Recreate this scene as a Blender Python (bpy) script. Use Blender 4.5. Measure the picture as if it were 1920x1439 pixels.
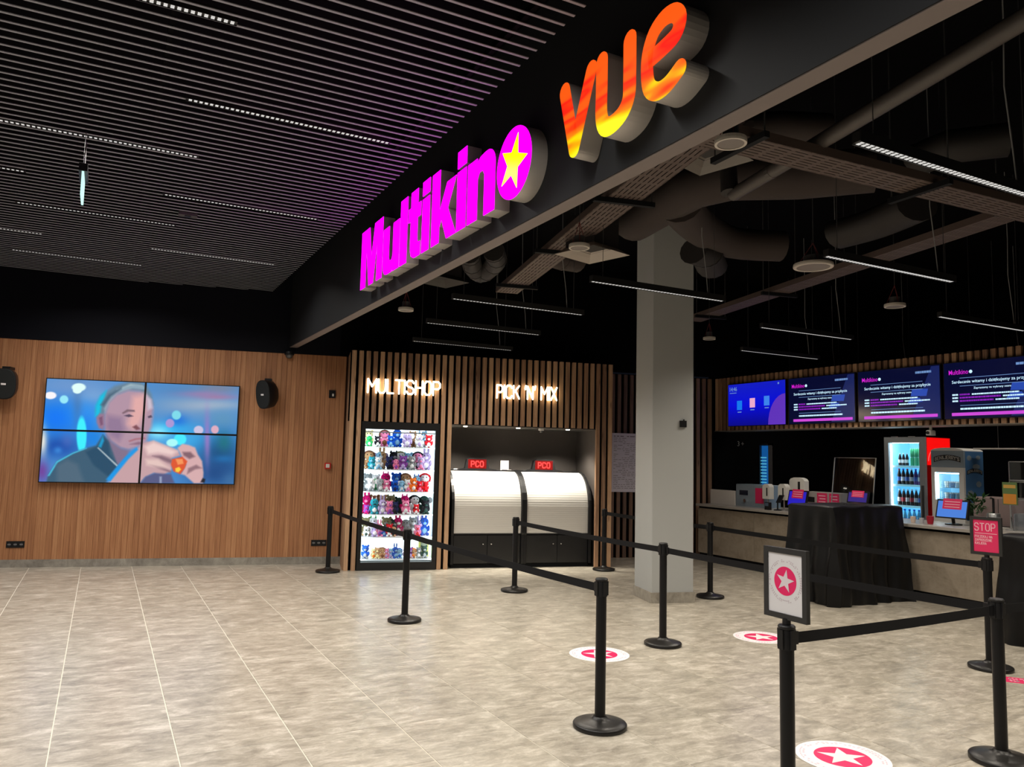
import bpy, math, random
import numpy as np
from mathutils import Matrix, Vector
random.seed(7)
PI = math.pi
scene = bpy.context.scene
for o in list(bpy.data.objects):
    bpy.data.objects.remove(o)
COL = scene.collection

# ------------------------------------------------------------------ camera
CAM = Vector((0, 0, 1.7))
YAW, PITCH, ROLL, FPX = 0.48449201, 0.09427234, 0.02363399, 1447.274
W0, H0 = 1920, 1439
_f = Vector((math.sin(YAW) * math.cos(PITCH), math.cos(YAW) * math.cos(PITCH), math.sin(PITCH)))
_r = Vector((math.cos(YAW), -math.sin(YAW), 0))
_u = _r.cross(_f)
R2 = _r * math.cos(ROLL) + _u * math.sin(ROLL)
U2 = -_r * math.sin(ROLL) + _u * math.cos(ROLL)
cd = bpy.data.cameras.new('camera')
cd.sensor_width = 36
cd.lens = FPX / W0 * 36
cd.clip_start = 0.05
cam = bpy.data.objects.new('camera', cd)
COL.objects.link(cam)
M = Matrix.Identity(4)
for i in range(3):
    M[i][0], M[i][1], M[i][2], M[i][3] = R2[i], U2[i], -_f[i], CAM[i]
cam.matrix_world = M
scene.camera = cam

# ------------------------------------------------------------------ world, exposure
wd = bpy.data.worlds.new('world')
scene.world = wd
wd.use_nodes = True
wd.node_tree.nodes['Background'].inputs[0].default_value = (0.55, 0.65, 1.0, 1)
wd.node_tree.nodes['Background'].inputs[1].default_value = 0.006
vs = scene.view_settings
vs.view_transform = 'Standard'
vs.look = 'None'
vs.gamma = 1
vs.exposure = 0.0
vs.use_curve_mapping = False
LUM_LEFT = 28.0       # watts of each linear lamp in the slatted ceiling
LUM_RIGHT = 25.0      # watts of each hanging linear lamp


def ray(px, py):
    return (R2 * ((px - W0 / 2) / FPX) - U2 * ((py - H0 / 2) / FPX) + _f)


def G(px, py, z=0.0):
    d = ray(px, py)
    return CAM + d * ((z - CAM.z) / d.z)


# the rear walls and the services stand 13 degrees off the beam, tiles and counter
TH = math.radians(-13.13)
D = Vector((math.cos(TH), math.sin(TH), 0))
N = Vector((-math.sin(TH), math.cos(TH), 0))
WALL0 = Vector((-1.143, 12.914, 0))
SHOP0 = Vector((3.16, 11.14, 0))
REAR0 = Vector((8.0, 11.1, 0))


# ------------------------------------------------------------------ materials
_mats = {}


def srgb(*c):
    return tuple(((x / 255) / 12.92 if x / 255 <= 0.04045 else ((x / 255 + 0.055) / 1.055) ** 2.4) for x in c)


def mat(name, col, rough=0.6, metal=0.0, emit=None, es=1.0, spec=0.5, coat=0.0):
    if name in _mats:
        return _mats[name]
    m = bpy.data.materials.new(name)
    m.use_nodes = True
    b = m.node_tree.nodes['Principled BSDF']
    b.inputs['Base Color'].default_value = (*col, 1)
    b.inputs['Roughness'].default_value = rough
    b.inputs['Metallic'].default_value = metal
    b.inputs['Specular IOR Level'].default_value = spec
    b.inputs['Coat Weight'].default_value = coat
    if emit:
        b.inputs['Emission Color'].default_value = (*emit, 1)
        b.inputs['Emission Strength'].default_value = es
    _mats[name] = m
    return m


def nodes(m):
    nt = m.node_tree
    return nt.nodes, nt.links, nt.nodes['Principled BSDF']


def ramp(nd, stops):
    r = nd.new('ShaderNodeValToRGB')
    e = r.color_ramp.elements
    e[0].position, e[0].color = stops[0][0], (*stops[0][1], 1)
    e[1].position, e[1].color = stops[-1][0], (*stops[-1][1], 1)
    for p, c in stops[1:-1]:
        x = e.new(p)
        x.color = (*c, 1)
    return r


def wood(name, dark, mid, light, vary=1.0, gscale=26, rough=0.55, knots=False):
    m = mat(name, mid, rough)
    nd, lk, b = nodes(m)
    tc = nd.new('ShaderNodeTexCoord')
    oi = nd.new('ShaderNodeObjectInfo')
    off = nd.new('ShaderNodeVectorMath'); off.operation = 'MULTIPLY_ADD'
    comb = nd.new('ShaderNodeCombineXYZ')
    for k in range(3):
        lk.new(oi.outputs['Random'], comb.inputs[k])
    off.inputs[1].default_value = (37, 11, 53)
    lk.new(comb.outputs[0], off.inputs[0])
    lk.new(tc.outputs['Object'], off.inputs[2])
    mp = nd.new('ShaderNodeMapping')
    mp.inputs['Scale'].default_value = (gscale, gscale, gscale * 0.03)
    lk.new(off.outputs[0], mp.inputs[0])
    n = nd.new('ShaderNodeTexNoise')
    n.inputs['Scale'].default_value = 2.2
    n.inputs['Detail'].default_value = 6
    n.inputs['Roughness'].default_value = 0.65
    lk.new(mp.outputs[0], n.inputs['Vector'])
    ad = nd.new('ShaderNodeMath'); ad.operation = 'MULTIPLY_ADD'
    ad.inputs[1].default_value = 0.36 * vary
    ad.use_clamp = True
    lk.new(oi.outputs['Random'], ad.inputs[0])
    sub = nd.new('ShaderNodeMath'); sub.operation = 'SUBTRACT'
    sub.inputs[1].default_value = 0.18 * vary
    lk.new(n.outputs[0], sub.inputs[0])
    lk.new(sub.outputs[0], ad.inputs[2])
    r = ramp(nd, [(0.22, dark), (0.5, mid), (0.78, light)])
    lk.new(ad.outputs[0], r.inputs[0])
    last = r.outputs[0]
    if knots:
        v = nd.new('ShaderNodeTexVoronoi')
        mp2 = nd.new('ShaderNodeMapping'); mp2.inputs['Scale'].default_value = (9, 9, 2.0)
        lk.new(off.outputs[0], mp2.inputs[0]); lk.new(mp2.outputs[0], v.inputs['Vector'])
        v.inputs['Scale'].default_value = 1.0
        kr = ramp(nd, [(0.03, (0.25, 0.2, 0.18)), (0.16, (1, 1, 1))])
        lk.new(v.outputs['Distance'], kr.inputs[0])
        mx = nd.new('ShaderNodeMix'); mx.data_type = 'RGBA'; mx.blend_type = 'MULTIPLY'
        mx.inputs[0].default_value = 0.8
        lk.new(last, mx.inputs[6]); lk.new(kr.outputs[0], mx.inputs[7])
        last = mx.outputs[2]
    lk.new(last, b.inputs['Base Color'])
    bp = nd.new('ShaderNodeBump'); bp.inputs['Strength'].default_value = 0.15
    lk.new(n.outputs[0], bp.inputs['Height']); lk.new(bp.outputs[0], b.inputs['Normal'])
    return m


def stone(name, cols, rough, scale=1.0):
    m = mat(name, cols[1], rough, spec=0.5)
    nd, lk, b = nodes(m)
    geo = nd.new('ShaderNodeNewGeometry')
    oi = nd.new('ShaderNodeObjectInfo')
    comb = nd.new('ShaderNodeCombineXYZ')
    for k in range(3):
        lk.new(oi.outputs['Random'], comb.inputs[k])
    off = nd.new('ShaderNodeVectorMath'); off.operation = 'MULTIPLY_ADD'
    off.inputs[1].default_value = (13, 29, 7)
    lk.new(comb.outputs[0], off.inputs[0]); lk.new(geo.outputs['Position'], off.inputs[2])
    mp = nd.new('ShaderNodeMapping')
    mp.inputs['Scale'].default_value = (3.3 * scale, 5.6 * scale, 3)
    mp.inputs['Rotation'].default_value = (0, 0, 0.16)
    lk.new(off.outputs[0], mp.inputs[0])
    n1 = nd.new('ShaderNodeTexNoise'); n1.inputs['Scale'].default_value = 1.5
    n1.inputs['Detail'].default_value = 12; n1.inputs['Roughness'].default_value = 0.74
    n1.inputs['Distortion'].default_value = 0.35
    lk.new(mp.outputs[0], n1.inputs['Vector'])
    r = ramp(nd, [(0.36, cols[0]), (0.48, cols[1]), (0.55, cols[2]), (0.66, cols[3])])
    lk.new(n1.outputs[0], r.inputs[0])
    mp2 = nd.new('ShaderNodeMapping'); mp2.inputs['Scale'].default_value = (4.5, 17, 3)
    mp2.inputs['Rotation'].default_value = (0, 0, 0.2)
    lk.new(off.outputs[0], mp2.inputs[0])
    n2 = nd.new('ShaderNodeTexNoise'); n2.inputs['Scale'].default_value = 1.6
    n2.inputs['Detail'].default_value = 9; n2.inputs['Roughness'].default_value = 0.7
    lk.new(mp2.outputs[0], n2.inputs['Vector'])
    r2 = ramp(nd, [(0.52, (0, 0, 0)), (0.62, (1, 1, 1))])
    lk.new(n2.outputs[0], r2.inputs[0])
    mx = nd.new('ShaderNodeMix'); mx.data_type = 'RGBA'
    mm = nd.new('ShaderNodeMath'); mm.operation = 'MULTIPLY'; mm.inputs[1].default_value = 0.4
    lk.new(r2.outputs[0], mm.inputs[0]); lk.new(mm.outputs[0], mx.inputs[0])
    lk.new(r.outputs[0], mx.inputs[6]); mx.inputs[7].default_value = (*cols[3], 1)
    hs = nd.new('ShaderNodeHueSaturation')
    va = nd.new('ShaderNodeMath'); va.operation = 'MULTIPLY_ADD'
    va.inputs[1].default_value = 0.10; va.inputs[2].default_value = 0.95
    lk.new(oi.outputs['Random'], va.inputs[0]); lk.new(va.outputs[0], hs.inputs['Value'])
    lk.new(mx.outputs[2], hs.inputs['Color'])
    lk.new(hs.outputs[0], b.inputs['Base Color'])
    return m


def glass(name, tint=(1, 1, 1), refl=0.07):
    m = mat(name, (1, 1, 1), 0.05)
    nt = m.node_tree
    nt.nodes.clear()
    out = nt.nodes.new('ShaderNodeOutputMaterial')
    mix = nt.nodes.new('ShaderNodeMixShader')
    tr = nt.nodes.new('ShaderNodeBsdfTransparent'); tr.inputs[0].default_value = (*tint, 1)
    gl = nt.nodes.new('ShaderNodeBsdfGlossy'); gl.inputs['Roughness'].default_value = 0.03
    lw = nt.nodes.new('ShaderNodeFresnel'); lw.inputs[0].default_value = 1.45
    ml = nt.nodes.new('ShaderNodeMath'); ml.operation = 'MULTIPLY'; ml.inputs[1].default_value = refl / 0.04
    nt.links.new(lw.outputs[0], ml.inputs[0])
    ge = nt.nodes.new('ShaderNodeNewGeometry')
    fr_ = nt.nodes.new('ShaderNodeMath'); fr_.operation = 'SUBTRACT'; fr_.inputs[0].default_value = 1.0
    nt.links.new(ge.outputs['Backfacing'], fr_.inputs[1])
    m2 = nt.nodes.new('ShaderNodeMath'); m2.operation = 'MULTIPLY'; m2.use_clamp = True
    nt.links.new(ml.outputs[0], m2.inputs[0]); nt.links.new(fr_.outputs[0], m2.inputs[1])
    nt.links.new(m2.outputs[0], mix.inputs[0])
    nt.links.new(tr.outputs[0], mix.inputs[1]); nt.links.new(gl.outputs[0], mix.inputs[2])
    nt.links.new(mix.outputs[0], out.inputs[0])
    return m


BLACK = mat('black_paint', (0.006, 0.0065, 0.008), 0.75, spec=0.2)
VOID = mat('void_black', (0.0025, 0.0025, 0.003), 0.9, spec=0.05)
NAVY = mat('upper_wall_paint', (0.003, 0.0035, 0.007), 0.7, spec=0.15)
BEAM = mat('bulkhead_paint', (0.017, 0.018, 0.020), 0.6, spec=0.2)
SOFFIT = mat('soffit_panel', (0.20, 0.165, 0.155), 0.7)
SLATMETAL = mat('slat_aluminium', (0.33, 0.345, 0.385), 0.6, spec=0.3)
PLASTIC = mat('black_plastic', (0.007, 0.007, 0.008), 0.42, spec=0.35)
POSTBLK = mat('post_black', (0.005, 0.005, 0.006), 0.36, spec=0.3)
BASEBLK = mat('base_black', (0.012, 0.011, 0.010), 0.34, spec=0.4)
BELTBLK = mat('belt_webbing', (0.007, 0.007, 0.008), 0.8, spec=0.2)
STEEL = mat('brushed_steel', (0.55, 0.56, 0.57), 0.32, 0.9)
DARKSTEEL = mat('dark_steel', (0.12, 0.12, 0.12), 0.45, 0.7)
CHROME = mat('chrome', (0.8, 0.8, 0.8), 0.15, 1.0)
WHITEPL = mat('white_plastic', (0.72, 0.70, 0.66), 0.4)
WHITEPAINT = mat('white_print', (0.82, 0.80, 0.78), 0.5)
PINK = mat('pink_print', srgb(222, 28, 96), 0.45)
PINKSIGN = mat('pink_sign_print', srgb(225, 45, 100), 0.4)
TEXTW = mat('white_lettering', (0.85, 0.8, 0.8), 0.5)
TEXTP = mat('pale_pink_lettering', srgb(245, 190, 205), 0.5)
TEXTGREY = mat('grey_lettering', srgb(120, 110, 115), 0.6)
TEXTDARK = mat('dark_lettering', (0.03, 0.03, 0.03), 0.6)
PILLAR = mat('pillar_paint', srgb(168, 170, 169), 0.7)
WOODWALL = wood('wood_veneer', srgb(136, 88, 56), srgb(172, 118, 78), srgb(198, 146, 102), 0.5, 24)
SLATWOOD = wood('slat_wood', srgb(106, 78, 60), srgb(164, 126, 96), srgb(200, 162, 126), 1.1, 34, 0.6, True)
DARKSLAT = wood('dark_slat_wood', srgb(84, 64, 54), srgb(132, 102, 84), srgb(168, 134, 108), 1.0, 34, 0.6, True)
TILE = stone('stone_tile', [srgb(144, 137, 124), srgb(168, 160, 145), srgb(182, 174, 159), srgb(212, 204, 190)], 0.28)
GROUT = mat('grout', srgb(222, 214, 198), 0.8)
BASET = stone('baseboard_tile', [srgb(120, 114, 104), srgb(142, 136, 126), srgb(152, 146, 134), srgb(168, 162, 150)], 0.5)
PANEL = stone('counter_panel', [srgb(128, 116, 100), srgb(146, 134, 118), srgb(152, 140, 124), srgb(160, 148, 132)], 0.55, 0.4)
WORKTOP = mat('worktop_laminate', srgb(158, 153, 146), 0.3)
GLASS = glass('clear_glass')
GLASS2 = glass('counter_glass', (0.9, 0.92, 0.95), 0.1)
DUCT = mat('duct_wrap', srgb(48, 39, 36), 0.85)
DUCTDARK = mat('dark_duct', srgb(30, 26, 25), 0.7)
TRAY = mat('cable_tray_metal', srgb(86, 72, 66), 0.6, 0.2)
DRAPE = mat('black_drape', (0.003, 0.003, 0.0035), 0.42, spec=0.3)
NEON = mat('neon_tube', (1, 0.9, 0.75), 0.4, emit=(1.0, 0.82, 0.52), es=6.5)
NEONBACK = mat('neon_back', (0.2, 0.17, 0.13), 0.6)


def emis(name, col, s):
    return mat('glow_' + name, (0.02, 0.02, 0.02), 0.3, emit=col, es=s)


# ------------------------------------------------------------------ mesh building
class MB:
    def __init__(self):
        self.v, self.f = [], []

    def add(self, vs_, fs):
        n = len(self.v)
        self.v += [tuple(p) for p in vs_]
        self.f += [tuple(i + n for i in q) for q in fs]
        return self

    def box(self, x0, x1, y0, y1, z0, z1):
        v = [(x, y, z) for x in (x0, x1) for y in (y0, y1) for z in (z0, z1)]
        return self.add(v, [(0, 1, 3, 2), (4, 6, 7, 5), (0, 4, 5, 1), (2, 3, 7, 6), (0, 2, 6, 4), (1, 5, 7, 3)])

    def bevbox(self, x0, x1, y0, y1, z0, z1, b):
        # chamfered along the vertical edges and at the top
        def loop(i, z):
            return [(x0 + i, y0 + i + b, z), (x0 + i + b, y0 + i, z), (x1 - i - b, y0 + i, z), (x1 - i, y0 + i + b, z),
                    (x1 - i, y1 - i - b, z), (x1 - i - b, y1 - i, z), (x0 + i + b, y1 - i, z), (x0 + i, y1 - i - b, z)]
        L = [loop(0, z0), loop(0, z1 - b), loop(b, z1)]
        return self.loft(L)

    def loft(self, loops, cap=True, closed=True):
        n = len(loops[0])
        vs_ = [p for l in loops for p in l]
        fs = []
        for i in range(len(loops) - 1):
            for j in range(n if closed else n - 1):
                k = (j + 1) % n
                fs.append((i * n + j, i * n + k, (i + 1) * n + k, (i + 1) * n + j))
        if cap and closed:
            fs.append(tuple(range(n))[::-1])
            fs.append(tuple(range((len(loops) - 1) * n, len(loops) * n)))
        return self.add(vs_, fs)

    def lathe(self, prof, n=24, c=(0, 0, 0), cap=True):
        loops = [[(c[0] + r * math.cos(2 * PI * k / n), c[1] + r * math.sin(2 * PI * k / n), c[2] + z) for k in range(n)] for r, z in prof]
        return self.loft(loops, cap)

    def cyl(self, p0, p1, r, n=12, r1=None):
        return self.tube([p0, p1], [r, r if r1 is None else r1], n)

    def tube(self, pts, r, n=8, flat=1.0):
        pts = [Vector(p) for p in pts]
        if not isinstance(r, (list, tuple)):
            r = [r] * len(pts)
        loops = []
        prev = None
        for i, p in enumerate(pts):
            t = (pts[min(i + 1, len(pts) - 1)] - pts[max(i - 1, 0)]).normalized()
            if prev is None:
                a = t.cross(Vector((0, 0, 1)))
                if a.length < 1e-3:
                    a = t.cross(Vector((0, 1, 0)))
                a.normalize()
            else:
                a = (prev - t * prev.dot(t)).normalized()
            prev = a
            b = t.cross(a)
            loops.append([p + (a * math.cos(2 * PI * k / n) + b * math.sin(2 * PI * k / n) * flat) * r[i] for k in range(n)])
        return self.loft(loops)

    def prism(self, poly, w0, w1, fn=None):
        fn = fn or (lambda u, v, w: (u, w, v))
        n = len(poly)
        vs_ = [fn(u, v, w0) for u, v in poly] + [fn(u, v, w1) for u, v in poly]
        fs = [tuple(range(n)), tuple(range(n, 2 * n))[::-1]]
        for i in range(n):
            k = (i + 1) % n
            fs.append((i, i + n, k + n, k))
        return self.add(vs_, fs)

    def sphere(self, c, r, n=10, m=7):
        if not isinstance(r, (list, tuple)):
            r = (r, r, r)
        loops = []
        for i in range(m + 1):
            a = PI * min(max(i / m, 0.02), 0.98)
            loops.append([(c[0] + r[0] * math.sin(a) * math.cos(2 * PI * k / n), c[1] + r[1] * math.sin(a) * math.sin(2 * PI * k / n), c[2] - r[2] * math.cos(a)) for k in range(n)])
        return self.loft(loops)

    def mesh(self, name, smooth=False):
        me = bpy.data.meshes.new(name)
        me.from_pydata(self.v, [], self.f)
        me.validate()
        import bmesh
        bm = bmesh.new(); bm.from_mesh(me)
        bmesh.ops.recalc_face_normals(bm, faces=bm.faces)
        bm.to_mesh(me); bm.free()
        if smooth:
            for p in me.polygons:
                p.use_smooth = True
            me.set_sharp_from_angle(angle=math.radians(40))
        return me

    def build(self, name, material, parent=None, smooth=False, loc=None, rz=None):
        return inst(name, self.mesh(name, smooth), material, parent, loc, rz)


def inst(name, me, material=None, parent=None, loc=None, rz=None, scale=None):
    o = bpy.data.objects.new(name, me)
    COL.objects.link(o)
    if material is not None:
        if len(me.materials) == 0:
            me.materials.append(None)
        o.material_slots[0].link = 'OBJECT'
        o.material_slots[0].material = material
    if parent is not None:
        o.parent = parent
    if loc is not None:
        o.location = loc
    if rz is not None:
        o.rotation_euler[2] = rz
    if scale is not None:
        o.scale = scale
    return o


def thing(name, label=None, cat=None, loc=(0, 0, 0), rz=0.0, group=None):
    o = bpy.data.objects.new(name, None)
    o.empty_display_size = 0.1
    COL.objects.link(o)
    o.location = loc
    o.rotation_euler[2] = rz
    return tag(o, label, cat, group)


def tag(o, label=None, cat=None, group=None):
    if label:
        o['label'] = label
    if cat:
        o['category'] = cat
    if group:
        o['group'] = group
    return o


def structure(o, label=None):
    o['kind'] = 'structure'
    if label:
        o['label'] = label
    return o


def box(name, x0, x1, y0, y1, z0, z1, m, parent=None, **k):
    return MB().box(x0, x1, y0, y1, z0, z1).build(name, m, parent, **k)


# ------------------------------------------------------------------ stroke lettering
GL = {
    'A': ([[(0, 0), (.3, 1), (.6, 0)], [(.1, .33), (.5, .33)]], .6),
    'B': ([[(0, 0), (0, 1), (.42, 1), (.56, .87), (.56, .65), (.42, .53), (0, .53)], [(.42, .53), (.6, .4), (.6, .13), (.45, 0), (0, 0)]], .6),
    'C': ([[(.6, .82), (.45, 1), (.15, 1), (0, .82), (0, .18), (.15, 0), (.45, 0), (.6, .18)]], .6),
    'E': ([[(.55, 1), (0, 1), (0, 0), (.55, 0)], [(0, .52), (.45, .52)]], .55),
    'H': ([[(0, 0), (0, 1)], [(.58, 0), (.58, 1)], [(0, .5), (.58, .5)]], .58),
    'I': ([[(.0, 0), (.0, 1)]], .0),
    'J': ([[(.5, 1), (.5, .18), (.36, 0), (.14, 0), (0, .16)]], .5),
    'K': ([[(0, 0), (0, 1)], [(.58, 1), (.02, .45)], [(.2, .6), (.6, 0)]], .6),
    'L': ([[(0, 1), (0, 0), (.5, 0)]], .5),
    'M': ([[(0, 0), (0, 1), (.35, .45), (.7, 1), (.7, 0)]], .7),
    'N': ([[(0, 0), (0, 1), (.58, 0), (.58, 1)]], .58),
    'O': ([[(0, .2), (0, .8), (.15, 1), (.43, 1), (.58, .8), (.58, .2), (.43, 0), (.15, 0), (0, .2)]], .58),
    'P': ([[(0, 0), (0, 1), (.42, 1), (.58, .85), (.58, .6), (.42, .45), (0, .45)]], .58),
    'R': ([[(0, 0), (0, 1), (.42, 1), (.58, .85), (.58, .62), (.42, .48), (0, .48)], [(.3, .48), (.6, 0)]], .6),
    'S': ([[(.58, .82), (.44, 1), (.14, 1), (0, .85), (0, .66), (.14, .53), (.44, .47), (.58, .34), (.58, .15), (.44, 0), (.14, 0), (0, .18)]], .58),
    'T': ([[(0, 1), (.6, 1)], [(.3, 1), (.3, 0)]], .6),
    'U': ([[(0, 1), (0, .2), (.15, 0), (.43, 0), (.58, .2), (.58, 1)]], .58),
    'X': ([[(0, 0), (.6, 1)], [(0, 1), (.6, 0)]], .6),
    'Y': ([[(0, 1), (.3, .5), (.6, 1)], [(.3, .5), (.3, 0)]], .6),
    'Z': ([[(0, 1), (.58, 1), (0, 0), (.58, 0)]], .58),
    "'": ([[(.06, 1.04), (0, .76)]], .06),
    '&': ([[(.6, 0), (.12, .74), (.16, .94), (.34, .94), (.38, .74), (.02, .3), (.06, .06), (.3, 0), (.58, .34)]], .6),
    ' ': ([], .25),
}


def stroke_layout(s, h, gap, wfac=1.0):
    """list of (char, strokes in metres) and the full width"""
    x = 0
    out = []
    for c in s:
        st, w = GL[c]
        out.append((c, [[(x + u * h * wfac, v * h) for u, v in l] for l in st]))
        x += (w * wfac + gap) * h
    return out, x - gap * h


def stroke_flat(mb, line, t, fn, w0=0.0, w1=0.001):
    """flat bars along a polyline in the (u, v) plane"""
    for (a, b) in zip(line[:-1], line[1:]):
        du, dv = b[0] - a[0], b[1] - a[1]
        l = math.hypot(du, dv) or 1e-6
        du, dv = du / l * t / 2, dv / l * t / 2
        q = [(a[0] - du * .7 - dv, a[1] - dv * .7 + du), (b[0] + du * .7 - dv, b[1] + dv * .7 + du),
             (b[0] + du * .7 + dv, b[1] + dv * .7 - du), (a[0] - du * .7 + dv, a[1] - dv * .7 - du)]
        mb.prism(q, w0, w1, fn)


def star_poly(r, r2, rot=PI / 2, c=(0, 0)):
    p = []
    for k in range(10):
        a = rot + k * PI / 5
        q = r if k % 2 == 0 else r2
        p.append((c[0] + q * math.cos(a), c[1] + q * math.sin(a)))
    return p


def circle(r, n=40, c=(0, 0)):
    return [(c[0] + r * math.cos(2 * PI * k / n), c[1] + r * math.sin(2 * PI * k / n)) for k in range(n)]


_txt = {}


def text_mesh(s, size, align='LEFT', extrude=0.0006):
    """a mesh of the words s in the x-y plane, from Blender's own built-in font"""
    key = (s, size, align)
    if key in _txt:
        return _txt[key]
    cu = bpy.data.curves.new('words', 'FONT')
    cu.body = s
    cu.size = size
    cu.align_x = align
    cu.extrude = extrude
    cu.resolution_u = 2
    cu.offset = 0.002 * size
    ob = bpy.data.objects.new('words', cu)
    COL.objects.link(ob)
    bpy.context.view_layer.update()
    dg = bpy.context.evaluated_depsgraph_get()
    me = bpy.data.meshes.new_from_object(ob.evaluated_get(dg))
    bpy.data.objects.remove(ob)
    me.materials.clear()
    _txt[key] = me
    return me


exec_parts = []
# ================================================================== STRUCTURE
# ---- floor: a bed of grout with one tile object for each tile in view
TP, TX0, TY0 = 0.6375, -0.155, 3.51
floor = structure(box('floor', -4.5, 14, -2.5, 13.6, -0.05, -0.0035, GROUT), 'pale stone tiled floor of the foyer')
tile_me = MB().bevbox(-TP / 2 + .0035, TP / 2 - .0035, -TP / 2 + .0015, TP / 2 - .0015, -0.012, 0.0, 0.0012).mesh('tile')
rest = MB()
cells = []
for i in range(-7, 23):
    for j in range(-10, 16):
        cx, cy = TX0 + (i + .5) * TP, TY0 + (j + .5) * TP
        if cy > WALL0.y - 0.2328 * (cx - WALL0.x) + 0.3 or cx > 14:
            continue
        P = Vector((cx, cy, 0)) - CAM
        zc = P.dot(_f)
        vis = False
        if zc > 0.5:
            px = W0 / 2 + FPX * P.dot(R2) / zc
            py = H0 / 2 - FPX * P.dot(U2) / zc
            vis = -60 < px < 1980 and py < 1520 and cx < 9.2
        if vis:
            cells.append((cx, cy))
        else:
            rest.box(cx - TP / 2 + .003, cx + TP / 2 - .003, cy - TP / 2 + .002, cy + TP / 2 - .002, -0.012, 0.0)
cells.sort(key=lambda c: c[0] ** 2 + c[1] ** 2)
for k, (cx, cy) in enumerate(cells):
    if k < 300:
        inst('tile', tile_me, TILE, floor, (cx, cy, 0))
    else:
        rest.box(cx - TP / 2 + .003, cx + TP / 2 - .003, cy - TP / 2 + .002, cy + TP / 2 - .002, -0.012, 0.0)
rs = rest.build('tile_field', TILE, floor)
rs['kind'] = 'stuff'

# ---- timber clad rear wall (left) with black wall above
L0, L1 = -4.0, 4.6
wb = box('wall_back', L0, 4.62, 0.02, 0.14, 0, 3.2, mat('wall_core', srgb(70, 44, 28), 0.8), loc=WALL0, rz=TH)
structure(wb, 'timber clad rear wall carrying the video wall')
pw = 0.0745
pk = MB().bevbox(-pw / 2 + .0008, pw / 2 - .0008, -0.012, 0.02, 0.109, 3.2, 0.0022).mesh('plank')
k = 0
u = L0 + pw / 2
while u < L1:
    inst('plank', pk, WOODWALL, wb, (u, 0, 0))
    u += pw
structure(box('wall_upper', L0, 4.46, -0.02, 0.14, 3.2, 5.0, NAVY, loc=WALL0, rz=TH), 'dark painted wall above the timber cladding')
structure(box('wall_void', 4.46, 15.5, -0.02, 0.14, 3.2, 5.0, VOID, loc=WALL0, rz=TH), 'black wall above the shop front')
bb = structure(MB().box(L0, L1, -0.02, 0.02, 0.0, 0.109).build('baseboard_back', BASET, loc=WALL0, rz=TH), 'grey stone skirting under the timber wall')

# ---- side walls that close the foyer
structure(box('wall_left', -4.6, -4.45, -2.5, 13.7, 0, 5.0, mat('left_wall', srgb(120, 116, 112), 0.8)), 'plain painted side wall')
structure(box('wall_right', 13.0, 13.15, -2.5, 10.8, 0, 5.0, VOID), 'black rear wall of the snack bar')

# ---- slatted ceiling on the left, black deck above
ceil = structure(box('ceiling', -4.6, 2.45, -2.5, 13.4, 4.75, 4.85, VOID), 'black ceiling with rows of thin metal slats')
sl = MB().box(-4.5, 2.17, -0.0095, 0.0095, 0, 0.005).mesh('slat')
SP = 0.1065
yy = 2.2
ns = 0
while yy < 12.6:
    inst('slat', sl, SLATMETAL, ceil, (0, yy, 4.15))
    yy += SP
    ns += 1
for x in (-3.2, -1.4, 0.2, 1.95):
    box('carrier_rail', x - .015, x + .015, 2.0, 12.4, 4.16, 4.2, VOID, ceil)
# black deck over the snack bar and shop
structure(box('ceiling_deck', 2.45, 13.2, -2.5, 13.4, 4.95, 5.05, VOID), 'black concrete deck above the services')

# ---- bulkhead beam that carries the lit sign
structure(box('wall_bulkhead', 2.45, 2.565, -1.5, 12.2, 3.3, 4.95, BEAM), 'charcoal bulkhead above the queue')
structure(box('trim_1', 2.456, 2.565, -1.5, 12.15, 3.294, 3.3, SOFFIT), 'brown underside of the bulkhead')

# ---- pillar
pil = structure(MB().bevbox(-.27, .27, -.27, .27, 0.125, 4.95, 0.006).build('column', PILLAR, loc=(6.22, 7.69, 0), rz=math.radians(-15)), 'square grey pillar beside the queue')
box('column_skirting', -.283, .283, -.283, .283, 0, .125, BASET, pil)

# ---- slatted shop front
shop = structure(thing('wall_shop', loc=SHOP0, rz=TH), 'slatted timber shop front with lit lettering')
box('backing', 0.0, 4.13, 0.045, 0.06, 2.165, 3.21, VOID, shop)
box('backing', 0.035, 0.2, 0.045, 0.9, 0, 3.21, VOID, shop)
box('backing', 1.365, 1.535, 0.045, 1.0, 0, 2.165, VOID, shop)
box('backing', 3.92, 4.13, 0.045, 1.0, 0, 3.21, VOID, shop)
SLP, SLW = 0.1042, 0.064
sl_long = MB().bevbox(-SLW / 2, SLW / 2, 0, 0.045, 0, 3.215, 0.003).mesh('slat')
sl_short = MB().bevbox(-SLW / 2, SLW / 2, 0, 0.045, 2.17, 3.215, 0.003).mesh('slat')
for i in range(40):
    u = 0.054 + i * SLP
    long_ = u < 0.19 or 1.36 < u < 1.54 or u > 3.9
    inst('slat', sl_long if long_ else sl_short, SLATWOOD, shop, (u, 0, 0))
side_me = MB().bevbox(0.005, 0.033, -SLW / 2, SLW / 2, 0, 3.215, 0.003).mesh('slat')
for i in range(7):
    inst('slat', side_me, SLATWOOD, shop, (0, 0.09 + i * SLP, 0))
sider = MB().bevbox(0, 0.03, -SLW / 2, SLW / 2, 0, 3.215, 0.003).mesh('slat')
for i in range(8):
    inst('slat', sider, SLATWOOD, shop, (4.13, 0.09 + i * SLP, 0))
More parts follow.
